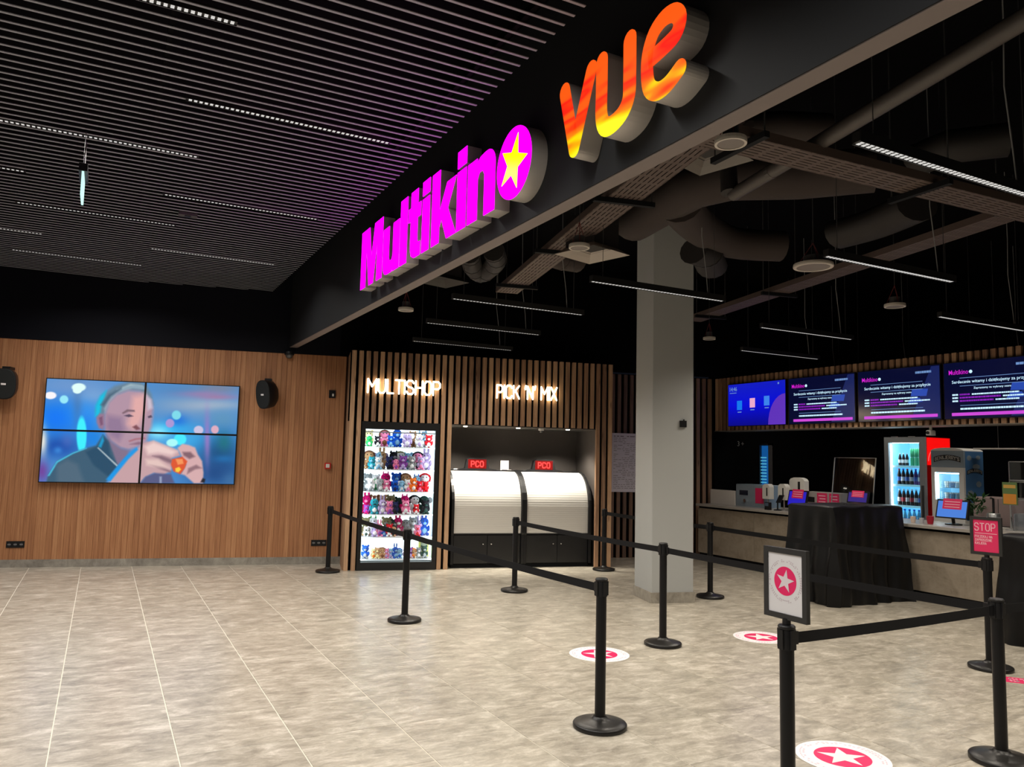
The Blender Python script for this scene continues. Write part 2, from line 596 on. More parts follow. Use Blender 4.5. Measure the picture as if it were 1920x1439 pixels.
# alcove lining for the sweets
LIN = mat('alcove_lining', srgb(72, 66, 62), 0.7)
box('alcove_lining', 1.535, 3.92, 1.0, 1.02, 0, 2.165, LIN, shop)
box('alcove_side', 3.9, 3.92, 0.05, 1.0, 0, 2.165, LIN, shop)
box('alcove_side', 1.535, 1.555, 0.05, 1.0, 0, 2.165, LIN, shop)
box('alcove_soffit', 1.535, 3.92, 0.03, 1.0, 2.150, 2.165, mat('alcove_soffit', srgb(90, 88, 86), 0.5), shop)
box('alcove_back_wall', 0.0, 4.13, 1.04, 1.08, 0, 3.2, VOID, shop)
# recessed spots
for u in (1.78, 2.62, 3.44):
    s = tag(MB().lathe([(0.032, 0), (0.032, -0.012), (0.024, -0.014)], 16).build('recessed_spotlight', emis('spot', (1, .9, .75), 6), loc=SHOP0 + D * u + N * 0.12 + Vector((0, 0, 2.15))),
            {1.78: 'small recessed spotlight above the left sweet cabinet', 2.62: 'small recessed spotlight in the middle of the alcove soffit', 3.44: 'small recessed spotlight above the right sweet cabinet'}[u], 'spotlight', 'alcove spotlights')
    ld = bpy.data.lights.new('spot_lamp', 'SPOT')
    ld.energy = 150; ld.color = (1, .93, .8); ld.spot_size = math.radians(105); ld.spot_blend = 0.8; ld.shadow_soft_size = 0.03
    lo = bpy.data.objects.new('spot_lamp', ld); COL.objects.link(lo); lo.parent = s
    lo.location = (0, 0, -0.03)
    lo.rotation_euler = (math.radians(16), 0, TH)

# ---- rear slatted wall behind the pillar, running to the snack bar
rear = structure(thing('wall_rear', loc=REAR0, rz=TH), 'dark slatted timber wall behind the pillar')
box('backing', -0.75, 1.85, 0.045, 0.1, 0, 3.2, VOID, rear)
rp = 0.118
rm = MB().bevbox(-0.033, 0.033, 0, 0.045, 0, 3.19, 0.003).mesh('slat')
for i in range(22):
    inst('slat', rm, DARKSLAT, rear, (-0.72 + i * rp, 0, 0))

# ---- bulkhead with menu screens over the snack bar
fas = structure(thing('wall_fascia', loc=(9.75, 0, 0)), 'slatted bulkhead carrying the menu screens')
box('backing', 0.05, 0.35, 1.0, 10.62, 2.25, 3.185, VOID, fas)
fm = MB().bevbox(0, 0.05, -0.032, 0.032, 2.245, 3.185, 0.003).mesh('slat')
for i in range(62):
    inst('slat', fm, SLATWOOD, fas, (0, 10.58 - i * 0.1005, 0))
structure(MB().box(9.74, 10.1, 1.0, 10.62, 2.235, 2.247).build('trim_2', mat('fascia_trim', srgb(120, 112, 104), 0.5)), 'pale strip under the menu bulkhead')
structure(box('wall_end', 9.76, 13.0, 10.63, 10.8, 0, 4.9, VOID), 'black end wall of the snack bar')

# ================================================================== LINEAR LAMPS
LOUV = emis('louvre', (1.0, 0.97, 0.92), 0.7)
LUM_BODY = mat('lamp_body', (0.008, 0.008, 0.008), 0.5)
_body = MB().box(0, 1.5, -0.024, 0.024, 0.006, 0.055).mesh('lamp_body')
_lv = MB()
for i in range(42):
    for s in (-1, 1):
        x = 0.02 + i * 0.0352
        _lv.box(x, x + 0.02, s * 0.011 - 0.0085, s * 0.011 + 0.0085, 0.004, 0.0075)
_lv = _lv.mesh('louvre')
_fr = MB().box(0, 1.5, -0.026, -0.022, 0.0, 0.055).box(0, 1.5, 0.022, 0.026, 0.0, 0.055).mesh('side_rail')


def luminaire(x, y, z, label, group, power, color, wires=False, spread=2.55):
    t = thing('linear_lamp', label, 'lamp', (x, y, z), 0, group)
    inst('lamp_body', _body, LUM_BODY, t)
    inst('side_rail', _fr, LUM_BODY, t)
    inst('louvre', _lv, LOUV, t)
    if wires:
        for wx in (0.12, 1.38):
            MB().cyl((wx, 0, 0.055), (wx, 0, 4.95 - z), 0.0025, 5).build('suspension_wire', DARKSTEEL, t)
        MB().tube([(1.3, 0, 0.055), (1.29, 0.01, 0.25), (1.24, 0.015, 0.6), (1.23, 0, 1.0), (1.22, 0, 4.95 - z)], 0.004, 5).build('power_cable', mat('cable_grey', (0.25, 0.25, 0.25), 0.6), t)
    ld = bpy.data.lights.new('lamp_light', 'AREA')
    ld.shape = 'RECTANGLE'; ld.size = 1.44; ld.size_y = 0.035
    ld.energy = power; ld.color = color; ld.spread = spread
    lo = bpy.data.objects.new('lamp_light', ld); COL.objects.link(lo); lo.parent = t
    lo.location = (0.75, 0, -0.004)
    return t


WARM = (1.0, 0.905, 0.775)
COOL = (1.0, 0.96, 0.90)
left = [(0.36, 5.70, 'linear ceiling lamp between slats nearest the pink sign'),
        (0.36, 8.02, 'linear ceiling lamp between slats above the middle of the pink sign'),
        (0.36, 10.33, 'rear right linear ceiling lamp between slats'),
        (-0.97, 4.51, 'linear ceiling lamp between slats at the top edge of the picture'),
        (-0.94, 6.82, 'linear ceiling lamp between slats running in from the left edge'),
        (-0.94, 9.10, 'linear ceiling lamp between slats beyond the hanging exit sign'),
        (-1.18, 11.38, 'rearmost left linear ceiling lamp between slats'),
        (0.36, 3.40, None), (-2.27, 5.70, None), (-2.27, 8.02, None), (-2.27, 10.33, None), (-2.27, 3.4, None), (0.36, 1.2, None), (-0.97, 2.2, None), (-2.27, 1.2, None), (-0.97, 0.0, None)]
for x, y, lb in left:
    luminaire(x, y, 4.142, lb or 'linear ceiling lamp between slats outside the picture', 'linear lamps in the slatted ceiling', LUM_LEFT, COOL)
right = [(3.03, 2.35, 'nearest and brightest hanging linear lamp'), (4.56, 3.81, 'hanging linear lamp in front of the round ceiling ring'),
         (3.59, 5.42, 'hanging linear lamp crossing the top of the pillar'), (2.89, 6.77, 'front one of three hanging linear lamps before the shop'),
         (3.19, 8.20, 'middle one of three hanging linear lamps before the shop'), (3.57, 9.65, 'rear one of three hanging linear lamps before the shop'),
         (6.43, 6.26, 'hanging linear lamp right of the pillar above the first menu screen'), (7.37, 4.79, 'hanging linear lamp at the right edge above the menu screens'),
         (7.57, 7.73, 'faint rearmost hanging linear lamp over the snack bar'),
         (5.4, 1.6, None), (7.9, 2.6, None), (3.2, 0.6, None), (6.0, 0.2, None), (10.4, 4.6, None), (10.4, 6.4, None), (10.4, 8.2, None), (10.4, 9.6, None)]  # the ones behind the bulkhead are added, out of view, to brighten the snack bar
for x, y, lb in right:
    luminaire(x, y, 3.2, lb or ('unseen linear lamp added behind the menu bulkhead to brighten the snack bar' if x > 9 else 'hanging linear lamp outside the picture'), 'hanging linear lamps', LUM_RIGHT * (.28 if x > 9 else 1), WARM, True)

# ================================================================== LIT SIGN ON THE BULKHEAD
MAG = mat('magenta_acrylic', (0.02, 0.0, 0.02), 0.6, spec=0.0, emit=srgb(255, 0, 255), es=2.3)
YEL = mat('yellow_acrylic', (0.1, 0.1, 0.0), 0.3, emit=(1.0, 0.95, 0.0), es=1.25)
RET = mat('letter_return', srgb(196, 190, 184), 0.45, 0.3)
EDGE = mat('letter_edge', (0.8, 0.7, 0.8), 0.4)


def arc(c, r, a0, a1, n=8):
    return [(c[0] + r * math.cos(a0 + (a1 - a0) * k / n), c[1] + r * math.sin(a0 + (a1 - a0) * k / n)) for k in range(n + 1)]


def sgn(Y0, Z0, depth):
    def fn(u, v, w):
        return (-w, -u, v)
    return fn


def sign_letter(root, polys, face_mat, depth=0.12, name='letter', edge=True):
    fn = lambda u, v, w: (-w, -u, v)
    mb = MB()
    for p in polys:
        mb.prism(p, 0.0, depth, fn)
    o = mb.build(name, RET, root)
    fb = MB()
    for p in polys:
        cx = sum(q[0] for q in p) / len(p); cy = sum(q[1] for q in p) / len(p)
        fb.prism(p, depth, depth + 0.004, fn)
    fb.build('letter_face', face_mat, o)
    return o


mk = thing('illuminated_sign', 'large magenta illuminated lettering Multikino with yellow star on the bulkhead', 'sign', (2.45, 7.955, 3.43))
h, x = 0.62, 0.47
LET = {
    'M': [[(0, 0), (0, h), (.27, h), (.355, .27), (.44, h), (.705, h), (.705, 0), (.535, 0), (.535, .43), (.43, 0), (.285, 0), (.17, .43), (.17, 0)]],
    'u': [[(.735, x), (.735, .13)] + arc((.85, .115), .115, PI, 1.5 * PI, 6) + [(1.0, 0.0), (1.03, .03), (1.03, 0), (1.2, 0), (1.2, x), (1.025, x), (1.025, .16), (.995, .12), (.935, .12), (.91, .16), (.91, x)]],
    'l': [[(1.225, 0), (1.225, h), (1.41, h), (1.41, 0)]],
    't': [[(1.5, h), (1.675, h), (1.675, .48), (1.75, .48), (1.75, .355), (1.675, .355), (1.675, .16), (1.69, .125), (1.75, .125), (1.75, 0), (1.6, 0), (1.53, .03), (1.5, .1), (1.5, .355), (1.44, .355), (1.44, .48), (1.5, .48)]],
    'i': [[(1.785, 0), (1.785, .475), (1.957, .475), (1.957, 0)], [(1.785, .505), (1.785, .63), (1.957, .63), (1.957, .505)]],
    'k': [[(2.01, 0), (2.01, h), (2.18, h), (2.18, .26), (2.33, x), (2.515, x), (2.355, .25), (2.525, 0), (2.335, 0), (2.225, .185), (2.18, .13), (2.18, 0)]],
    'j': [[(2.535, 0), (2.535, .475), (2.705, .475), (2.705, 0)], [(2.535, .505), (2.535, .64), (2.705, .64), (2.705, .505)]],
    'n': [[(2.735, 0), (2.735, x), (2.9, x), (2.9, .435), (2.955, .465), (3.04, .475)] + arc((3.08, .355), .12, PI / 2, 0, 6) + [(3.2, 0), (3.025, 0), (3.025, .31), (2.995, .35), (2.94, .35), (2.91, .31), (2.91, 0)]],
}
for ch in 'Multikjn':
    if ch == 'i' or True:
        sign_letter(mk, LET[ch], MAG)
o_ = sign_letter(mk, [circle(.247, 48, (3.48, .243))], MAG, 0.12, 'letter')
MB().prism(star_poly(.2, .083, math.radians(71), (3.48, .243)), 0.124, 0.128, lambda u, v, w: (-w, -u, v)).build('star', YEL, o_)

# vue: rounded strokes, face printed with a fiery gradient
FIRE = mat('fire_print', (0.05, 0.02, 0.0), 0.7, spec=0.1)
nd, lk, b = nodes(FIRE)
tc = nd.new('ShaderNodeTexCoord')
sp = nd.new('ShaderNodeSeparateXYZ')
lk.new(tc.outputs['Object'], sp.inputs[0])
mpn = nd.new('ShaderNodeMapping'); mpn.inputs['Rotation'].default_value = (math.radians(-38), 0, 0); mpn.inputs['Scale'].default_value = (1, 2.0, 11)
lk.new(tc.outputs['Object'], mpn.inputs[0])
nz = nd.new('ShaderNodeTexNoise'); nz.inputs['Scale'].default_value = 1.1; nz.inputs['Detail'].default_value = 1
lk.new(mpn.outputs[0], nz.inputs['Vector'])
ma = nd.new('ShaderNodeMath'); ma.operation = 'MULTIPLY_ADD'; ma.inputs[1].default_value = 1.15
lk.new(nz.outputs[0], ma.inputs[0])
mz = nd.new('ShaderNodeMath'); mz.operation = 'MULTIPLY_ADD'; mz.inputs[1].default_value = 2.1; mz.inputs[2].default_value = -0.31
lk.new(sp.outputs[2], mz.inputs[0])
lk.new(mz.outputs[0], ma.inputs[2])
rp_ = ramp(nd, [(0.22, srgb(255, 250, 40)), (0.36, srgb(255, 215, 10)), (0.5, srgb(255, 130, 20)), (0.68, srgb(255, 55, 15)), (0.82, srgb(250, 20, 20)), (1.0, srgb(255, 90, 20))])
lk.new(ma.outputs[0], rp_.inputs[0])
lk.new(rp_.outputs[0], b.inputs['Emission Color'])
b.inputs['Emission Strength'].default_value = 1.05
vu = thing('illuminated_sign', 'orange and yellow illuminated lettering vue on the bulkhead', 'sign', (2.45, 3.87, 3.43))


def smooth_path(pts, n=6):
    out = []
    P = [Vector((*p, 0)) for p in pts]
    for i in range(len(P) - 1):
        a, b_, c, d = P[max(i - 1, 0)], P[i], P[i + 1], P[min(i + 2, len(P) - 1)]
        for k in range(n):
            t = k / n
            q = 0.5 * ((2 * b_) + (c - a) * t + (2 * a - 5 * b_ + 4 * c - d) * t * t + (3 * b_ - a - 3 * c + d) * t ** 3)
            out.append((q.x, q.y))
    out.append(pts[-1])
    return out


def round_stroke(path, hw):
    """outline polygon of a round-capped stroke"""
    n = len(path)
    Lf, Rt = [], []
    for i, p in enumerate(path):
        a, b_ = path[max(i - 1, 0)], path[min(i + 1, n - 1)]
        dx, dy = b_[0] - a[0], b_[1] - a[1]
        l = math.hypot(dx, dy)
        nx, ny = -dy / l * hw, dx / l * hw
        Lf.append((p[0] + nx, p[1] + ny)); Rt.append((p[0] - nx, p[1] - ny))
    def cap(c, frm):
        a0 = math.atan2(frm[1] - c[1], frm[0] - c[0])
        return [(c[0] + hw * math.cos(a0 - PI * k / 8), c[1] + hw * math.sin(a0 - PI * k / 8)) for k in range(1, 8)]
    return Lf + cap(path[-1], Lf[-1]) + Rt[::-1] + cap(path[0], Rt[0])


VP_ = [[(.075, .45), (.19, .06)], [(.19, .06), (.36, .46)]]
UP_ = [smooth_path([(.465, .46), (.465, .3), (.465, .15), (.5, .075), (.57, .06), (.66, .085), (.715, .15), (.722, .26), (.722, .46)], 4)]


def quad_stroke(path, hw):
    """stroke as a chain of convex quads plus round ends (no self overlap trouble)"""
    out = []
    for a, b_ in zip(path[:-1], path[1:]):
        dx, dy = b_[0] - a[0], b_[1] - a[1]
        l = math.hypot(dx, dy); nx, ny = -dy / l * hw, dx / l * hw
        out.append([(a[0] + nx, a[1] + ny), (b_[0] + nx, b_[1] + ny), (b_[0] - nx, b_[1] - ny), (a[0] - nx, a[1] - ny)])
    out += [circle(hw, 16, p) for p in path]
    return out


EP = smooth_path([(1.118, .125), (1.03, .085), (.95, .083), (.888, .13), (.868, .22), (.875, .32), (.92, .40), (1.0, .437), (1.08, .425), (1.12, .37), (1.09, .31), (1.0, .287), (.88, .272)], 4)
sign_letter(vu, [round_stroke(VP_[0], .054), round_stroke(VP_[1], .054)], FIRE, 0.14)
sign_letter(vu, [round_stroke(UP_[0], .054)], FIRE, 0.14)
e_root = None
fnE = lambda u, v, w: (-w, -u, v)
mbE, mfE = MB(), MB()
for i in range(len(EP) - 1):
    pass
mbE2 = MB()
Lf, Rt = [], []
hw = .047
for i, p in enumerate(EP):
    a, b_ = EP[max(i - 1, 0)], EP[min(i + 1, len(EP) - 1)]
    dx, dy = b_[0] - a[0], b_[1] - a[1]
    l = math.hypot(dx, dy); nx, ny = -dy / l * hw, dx / l * hw
    Lf.append((p[0] + nx, p[1] + ny)); Rt.append((p[0] - nx, p[1] - ny))
for w0, w1, bb_ in ((0, 0.14, mbE), (0.14, 0.144, mfE)):
    loops = [[fnE(*Lf[i], w0), fnE(*Lf[i], w1), fnE(*Rt[i], w1), fnE(*Rt[i], w0)] for i in range(len(EP))]
    bb_.loft(loops)
    bb_.prism(circle(hw, 20, EP[0]), w0, w1 - 0.0004, fnE)
eo = mbE.build('letter', RET, vu)
mfE.build('letter_face', FIRE, eo)

# ================================================================== NEON WORDS ON THE SHOP FRONT
def neon(word, u0, z0, hgt, gap, wf, label):
    t = thing('neon_sign', label, 'sign', SHOP0 + D * u0 - N * 0.035 + Vector((0, 0, z0)), TH, 'neon words on the shop front')
    lay, wdt = stroke_layout(word, hgt, gap, wf)
    for c, sts in lay:
        if not sts:
            continue
        mb = MB()
        for l in sts:
            for a, b_ in zip(l[:-1], l[1:]):
                mb.cyl((a[0], 0, a[1]), (b_[0], 0, b_[1]), 0.0125, 8)
            for a in l:
                mb.sphere((a[0], 0, a[1]), 0.0125, 8, 6)
        lo = mb.build('apostrophe' if c == "'" else 'letter', NEON, t)
        bk = MB()
        for l in sts:
            q = l[len(l) // 2]
            bk.box(q[0] - .006, q[0] + .006, 0.008, 0.035, q[1] - .006, q[1] + .006)
        bk.build('standoff', NEONBACK, lo)
    return wdt


neon('MULTISHOP', 0.265, 2.594, 0.2, 0.155, 0.88, 'lit neon word MULTISHOP above the toy cabinet')
neon("PICK 'N' MIX", 2.228, 2.596, 0.196, 0.15, 0.765, "lit neon words PICK 'N' MIX above the sweet cabinets")

# ================================================================== VIDEO WALL
TVC = [(147, 92), (1832, 173), (1780, 1026), (75, 996)]


def homography(src, dst):
    A, b2 = [], []
    for (x_, y_), (u_, v_) in zip(src, dst):
        A.append([x_, y_, 1, 0, 0, 0, -u_ * x_, -u_ * y_]); b2.append(u_)
        A.append([0, 0, 0, x_, y_, 1, -v_ * x_, -v_ * y_]); b2.append(v_)
    q = np.linalg.solve(np.array(A, float), np.array(b2, float))
    return np.append(q, 1).reshape(3, 3)


Hm = homography([(0, 0), (1, 0), (1, 1), (0, 1)], TVC)


def lin(c):
    c = np.array(c, float) / 255
    return np.where(c <= 0.04045, c / 12.92, ((c + 0.055) / 1.055) ** 2.4)


BL = [  # soft ellipses of the film picture: cx, cy, rx, ry, colour, strength
    (350, 190, 420, 130, (112, 152, 205), 1), (240, 440, 230, 150, (0, 118, 245), 1), (520, 400, 150, 120, (50, 150, 240), .8),
    (420, 330, 40, 200, (70, 110, 160), .5), (560, 250, 120, 60, (130, 170, 215), .6), (500, 520, 60, 120, (20, 130, 240), .8),
    (260, 690, 180, 90, (15, 75, 170), 1), (330, 640, 50, 60, (90, 110, 190), .5), (115, 640, 38, 120, (235, 232, 220), 1),
    (110, 900, 60, 90, (115, 60, 150), .9), (560, 620, 70, 80, (10, 130, 230), .8), (250, 720, 35, 30, (60, 140, 220), .8),
    (1450, 330, 420, 110, (128, 160, 195), 1), (1320, 200, 260, 60, (80, 135, 190), .9), (1650, 190, 190, 45, (125, 130, 150), .8),
    (1500, 240, 200, 26, (170, 120, 165), .6), (1640, 270, 160, 22, (180, 110, 150), .6), (1600, 340, 240, 36, (165, 180, 200), .8),
    (1680, 460, 130, 80, (95, 150, 190), .9), (1230, 540, 170, 60, (40, 180, 240), 1), (1290, 470, 80, 50, (20, 110, 220), .8),
    (1400, 640, 240, 90, (60, 170, 235), 1), (1660, 770, 170, 160, (20, 80, 130), 1), (1690, 660, 60, 80, (25, 115, 125), .8),
    (1620, 920, 240, 130, (25, 75, 135), 1), (1545, 620, 24, 210, (165, 120, 195), .8), (1740, 980, 60, 60, (60, 110, 160), .7),
    (1120, 570, 90, 60, (140, 235, 255), .9), (1690, 800, 90, 30, (30, 120, 190), .6)]
HARD = [(430, 178, 62, 36, (225, 255, 250)), (418, 205, 40, 28, (225, 255, 250)), (185, 247, 52, 32, (250, 245, 250)), (302, 282, 38, 36, (150, 232, 250)),
        (455, 590, 44, 160, (60, 240, 255)), (1278, 422, 40, 40, (125, 218, 235)), (1222, 492, 38, 38, (172, 150, 212)), (1470, 552, 42, 38, (205, 195, 225)),
        (1612, 548, 34, 36, (222, 172, 192)), (1310, 630, 55, 50, (70, 235, 255)), (1240, 660, 50, 34, (170, 250, 250))]
PG = [  # polygons: softness, colour, points
    (16, (104, 132, 152), [(590, 330), (640, 240), (740, 168), (860, 135), (960, 133), (1020, 170), (1060, 240), (1078, 330), (1000, 300), (960, 215), (860, 210), (760, 245), (690, 330), (660, 400), (650, 470), (590, 440), (575, 380)]),
    (14, (10, 190, 225), [(572, 430), (576, 340), (615, 255), (670, 205), (660, 250), (628, 330), (612, 420)]),
    (10, (165, 188, 195), [(760, 200), (880, 150), (985, 165), (1000, 190), (880, 175), (780, 220)]),
    (10, (140, 165, 182), [(640, 330), (720, 230), (840, 175), (930, 160), (1000, 175), (1000, 200), (900, 190), (780, 225), (700, 310), (660, 400)]),
    (12, (74, 100, 122), [(620, 330), (690, 240), (800, 180), (800, 195), (710, 260), (650, 350)]),
    (18, (178, 146, 164), [(655, 410), (690, 310), (760, 240), (860, 205), (960, 213), (1010, 235), (1060, 290), (1076, 370), (1070, 450), (1062, 520), (1030, 600), (1020, 650), (960, 690), (860, 720), (780, 700), (700, 640), (660, 560), (648, 480)]),
    (30, (225, 170, 168), [(900, 260), (1000, 240), (1010, 380), (960, 500), (900, 540), (850, 500), (880, 400)]),
    (14, (205, 190, 205), [(1020, 250), (1060, 290), (1070, 360), (1030, 380)]),
    (30, (146, 120, 150), [(680, 420), (800, 440), (830, 540), (780, 640), (700, 600), (665, 520)]),
    (10, (150, 118, 145), [(585, 440), (610, 405), (650, 410), (655, 500), (640, 545), (605, 530), (585, 480)]),
    (6, (125, 85, 115), [(605, 440), (635, 430), (640, 500), (620, 510)]),
    (5, (128, 100, 112), [(805, 400), (850, 370), (915, 376), (918, 392), (860, 390), (815, 410)]),
    (4, (84, 70, 92), [(820, 424), (870, 412), (908, 430), (862, 437)]),
    (4, (88, 74, 95), [(1028, 432), (1058, 420), (1070, 440), (1036, 447)]),
    (7, (125, 75, 84), [(895, 522), (930, 505), (965, 540), (930, 548)]),
    (6, (168, 112, 124), [(862, 640), (920, 620), (1000, 612), (1012, 626), (930, 634), (870, 652)]),
    (8, (140, 106, 128), [(870, 672), (950, 650), (1000, 660), (950, 676)]),

    (16, (130, 112, 138), [(670, 590), (720, 650), (800, 705), (870, 722), (840, 800), (760, 875), (690, 740)]),
    (10, (58, 92, 116), [(145, 1010), (165, 930), (240, 815), (380, 742), (500, 702), (580, 680), (640, 590), (690, 640), (770, 860), (690, 960), (660, 1010)]),
    (6, (70, 190, 225), [(160, 940), (238, 815), (380, 740), (500, 698), (500, 706), (380, 752), (248, 826), (176, 940)]),
    (12, (36, 76, 104), [(490, 735), (600, 685), (640, 590), (690, 660), (700, 760), (770, 860), (690, 950), (560, 850)]),
    (8, (20, 150, 200), [(600, 690), (640, 590), (650, 640), (625, 700)]),
    (4, (176, 192, 200), [(590, 700), (600, 696), (770, 852), (762, 864)]),
    (22, (78, 104, 124), [(240, 850), (330, 800), (420, 840), (480, 1000), (240, 1000)]),
    (10, (198, 160, 165), [(690, 1000), (860, 770), (960, 690), (990, 655), (1080, 640), (1180, 680), (1290, 722), (1312, 770), (1240, 792), (1232, 900), (1160, 940), (1080, 920), (1000, 960), (960, 1010), (700, 1010)]),
    (20, (236, 206, 202), [(1000, 690), (1080, 650), (1180, 690), (1285, 735), (1240, 770), (1120, 750), (1030, 760)]),
    (9, (20, 150, 232), [(668, 972), (830, 782), (930, 700), (945, 718), (860, 800), (705, 988)]),
    (12, (134, 104, 116), [(1070, 772), (1150, 770), (1245, 805), (1235, 842), (1150, 808)]),
    (10, (140, 108, 120), [(1040, 840), (1130, 850), (1232, 905), (1225, 918), (1120, 880)]),
    (18, (228, 196, 190), [(1010, 800), (1120, 800), (1225, 880), (1120, 870), (1020, 850)]),
    (8, (214, 172, 174), [(1288, 705), (1330, 670), (1385, 680), (1440, 702), (1462, 760), (1500, 820), (1512, 920), (1505, 1010), (1430, 1010), (1350, 940), (1318, 930), (1362, 850), (1330, 790)]),
    (10, (132, 98, 108), [(1330, 740), (1400, 740), (1440, 780), (1390, 800), (1340, 770)]),
    (9, (148, 112, 120), [(1380, 880), (1450, 850), (1500, 880), (1440, 890), (1370, 930)]),
    (6, (222, 86, 48), [(1240, 800), (1330, 780), (1372, 820), (1350, 880), (1310, 932), (1250, 905), (1230, 850)]),
    (6, (245, 150, 90), [(1270, 800), (1330, 800), (1340, 840), (1290, 850)]),
    (5, (252, 205, 60), [(1268, 880), (1300, 868), (1318, 890), (1295, 915), (1270, 908)]),
    (10, (86, 90, 132), [(960, 1010), (1010, 950), (1090, 920), (1230, 930), (1262, 1010)]),
    (6, (150, 160, 190), [(1130, 950), (1150, 950), (1150, 1010), (1130, 1010)]),
    (6, (24, 28, 40), [(1485, 1000), (1505, 965), (1528, 975), (1520, 1005)])]


def poly_sd(px, py, pts):
    """signed distance (negative inside) of points to a polygon"""
    d = np.full(px.shape, 1e18)
    inside = np.zeros(px.shape, bool)
    n = len(pts)
    for i in range(n):
        ax, ay = pts[i]; bx, by = pts[(i + 1) % n]
        ex, ey = bx - ax, by - ay
        t = np.clip(((px - ax) * ex + (py - ay) * ey) / (ex * ex + ey * ey), 0, 1)
        d = np.minimum(d, (px - ax - t * ex) ** 2 + (py - ay - t * ey) ** 2)
        if ay != by:
            c = ((ay > py) != (by > py)) & (px < ex * (py - ay) / (by - ay) + ax)
            inside ^= c
    d = np.sqrt(d)
    return np.where(inside, -d, d)


def film(u_, v_):
    w = Hm[2, 0] * u_ + Hm[2, 1] * v_ + Hm[2, 2]
    px = (Hm[0, 0] * u_ + Hm[0, 1] * v_ + Hm[0, 2]) / w
    py = (Hm[1, 0] * u_ + Hm[1, 1] * v_ + Hm[1, 2]) / w
    c = np.tile(np.array((72, 140, 208), float), (px.size, 1))

    def over(a, col):
        nonlocal c
        c = c * (1 - a[:, None]) + a[:, None] * np.array(col, float)
    for cx, cy, rx, ry, col, s in BL:
        over(s * np.exp(-0.9 * (((px - cx) / rx) ** 2 + ((py - cy) / ry) ** 2)), col)
    for cx, cy, rx, ry, col in HARD:
        q = np.sqrt(((px - cx) / rx) ** 2 + ((py - cy) / ry) ** 2)
        over(np.clip((1.12 - q) / 0.28, 0, 1), col)
    for soft, col, pts in PG:
        over(np.clip(0.5 - poly_sd(px, py, pts) / (2 * soft), 0, 1), col)
    return lin(c)


def vcol_screen(name, strength, rough=0.25):
    m = mat(name, (0.01, 0.01, 0.01), rough)
    nd, lk, b = nodes(m)
    at = nd.new('ShaderNodeVertexColor'); at.layer_name = 'picture'
    lk.new(at.outputs[0], b.inputs['Emission Color'])
    b.inputs['Emission Strength'].default_value = strength
    return m


FILM = vcol_screen('film_screen', 1.0)
TVW, TVH, TVZ = 2.605, 1.478, 1.181
pos = {(0, 0): 'upper left', (1, 0): 'upper right', (0, 1): 'lower left', (1, 1): 'lower right'}
vw = thing('video_wall', 'wall-mounted video wall of four screens showing a grey-haired man eating', 'screen', WALL0 + D * 0.41 - N * 0.03 + Vector((0, 0, TVZ)), TH)
box('mount', 0.15, TVW - 0.15, 0.0, 0.04, 0.15, TVH - 0.15, PLASTIC, vw)
for (ci, ri), nm in pos.items():
    pwid, phei = TVW / 2, TVH / 2
    x0, z1 = ci * pwid, TVH - ri * phei
    p = MB().box(0.001, pwid - 0.001, -0.07, 0.0, 0.001 - phei, -0.001).build('display_panel', PLASTIC, vw, loc=(x0, 0, z1))
    p['label'] = nm + ' display panel with slim black bezel'
    bz = 0.014
    nx_, ny_ = 150, 85
    gu, gv = np.meshgrid(np.linspace(0, 1, nx_ + 1), np.linspace(0, 1, ny_ + 1))
    gx, gz_ = bz + gu * (pwid - 2 * bz), -bz - gv * (phei - 2 * bz)
    U_ = (ci * pwid + gx) / TVW
    V_ = (ri * phei - gz_) / TVH
    colr = film(U_.ravel(), V_.ravel())
    vv = np.stack([gx.ravel(), np.full(gx.size, -0.0706), gz_.ravel()], 1)
    ff = [(j * (nx_ + 1) + i, j * (nx_ + 1) + i + 1, (j + 1) * (nx_ + 1) + i + 1, (j + 1) * (nx_ + 1) + i) for j in range(ny_) for i in range(nx_)]
    me = bpy.data.meshes.new('picture')
    me.from_pydata(vv.tolist(), [], [q[::-1] for q in ff])
    ca = me.color_attributes.new('picture', 'FLOAT_COLOR', 'POINT')
    ca.data.foreach_set('color', np.concatenate([colr, np.ones((colr.shape[0], 1))], 1).ravel().astype(np.float32))
    inst('picture', me, FILM, p)

# ================================================================== WALL FITTINGS
def oval(w_, h_, n=28, e=2.6):
    return [(w_ / 2 * math.copysign(abs(math.cos(2 * PI * k / n)) ** (2 / e), math.cos(2 * PI * k / n)), h_ / 2 * math.copysign(abs(math.sin(2 * PI * k / n)) ** (2 / e), math.sin(2 * PI * k / n))) for k in range(n)]


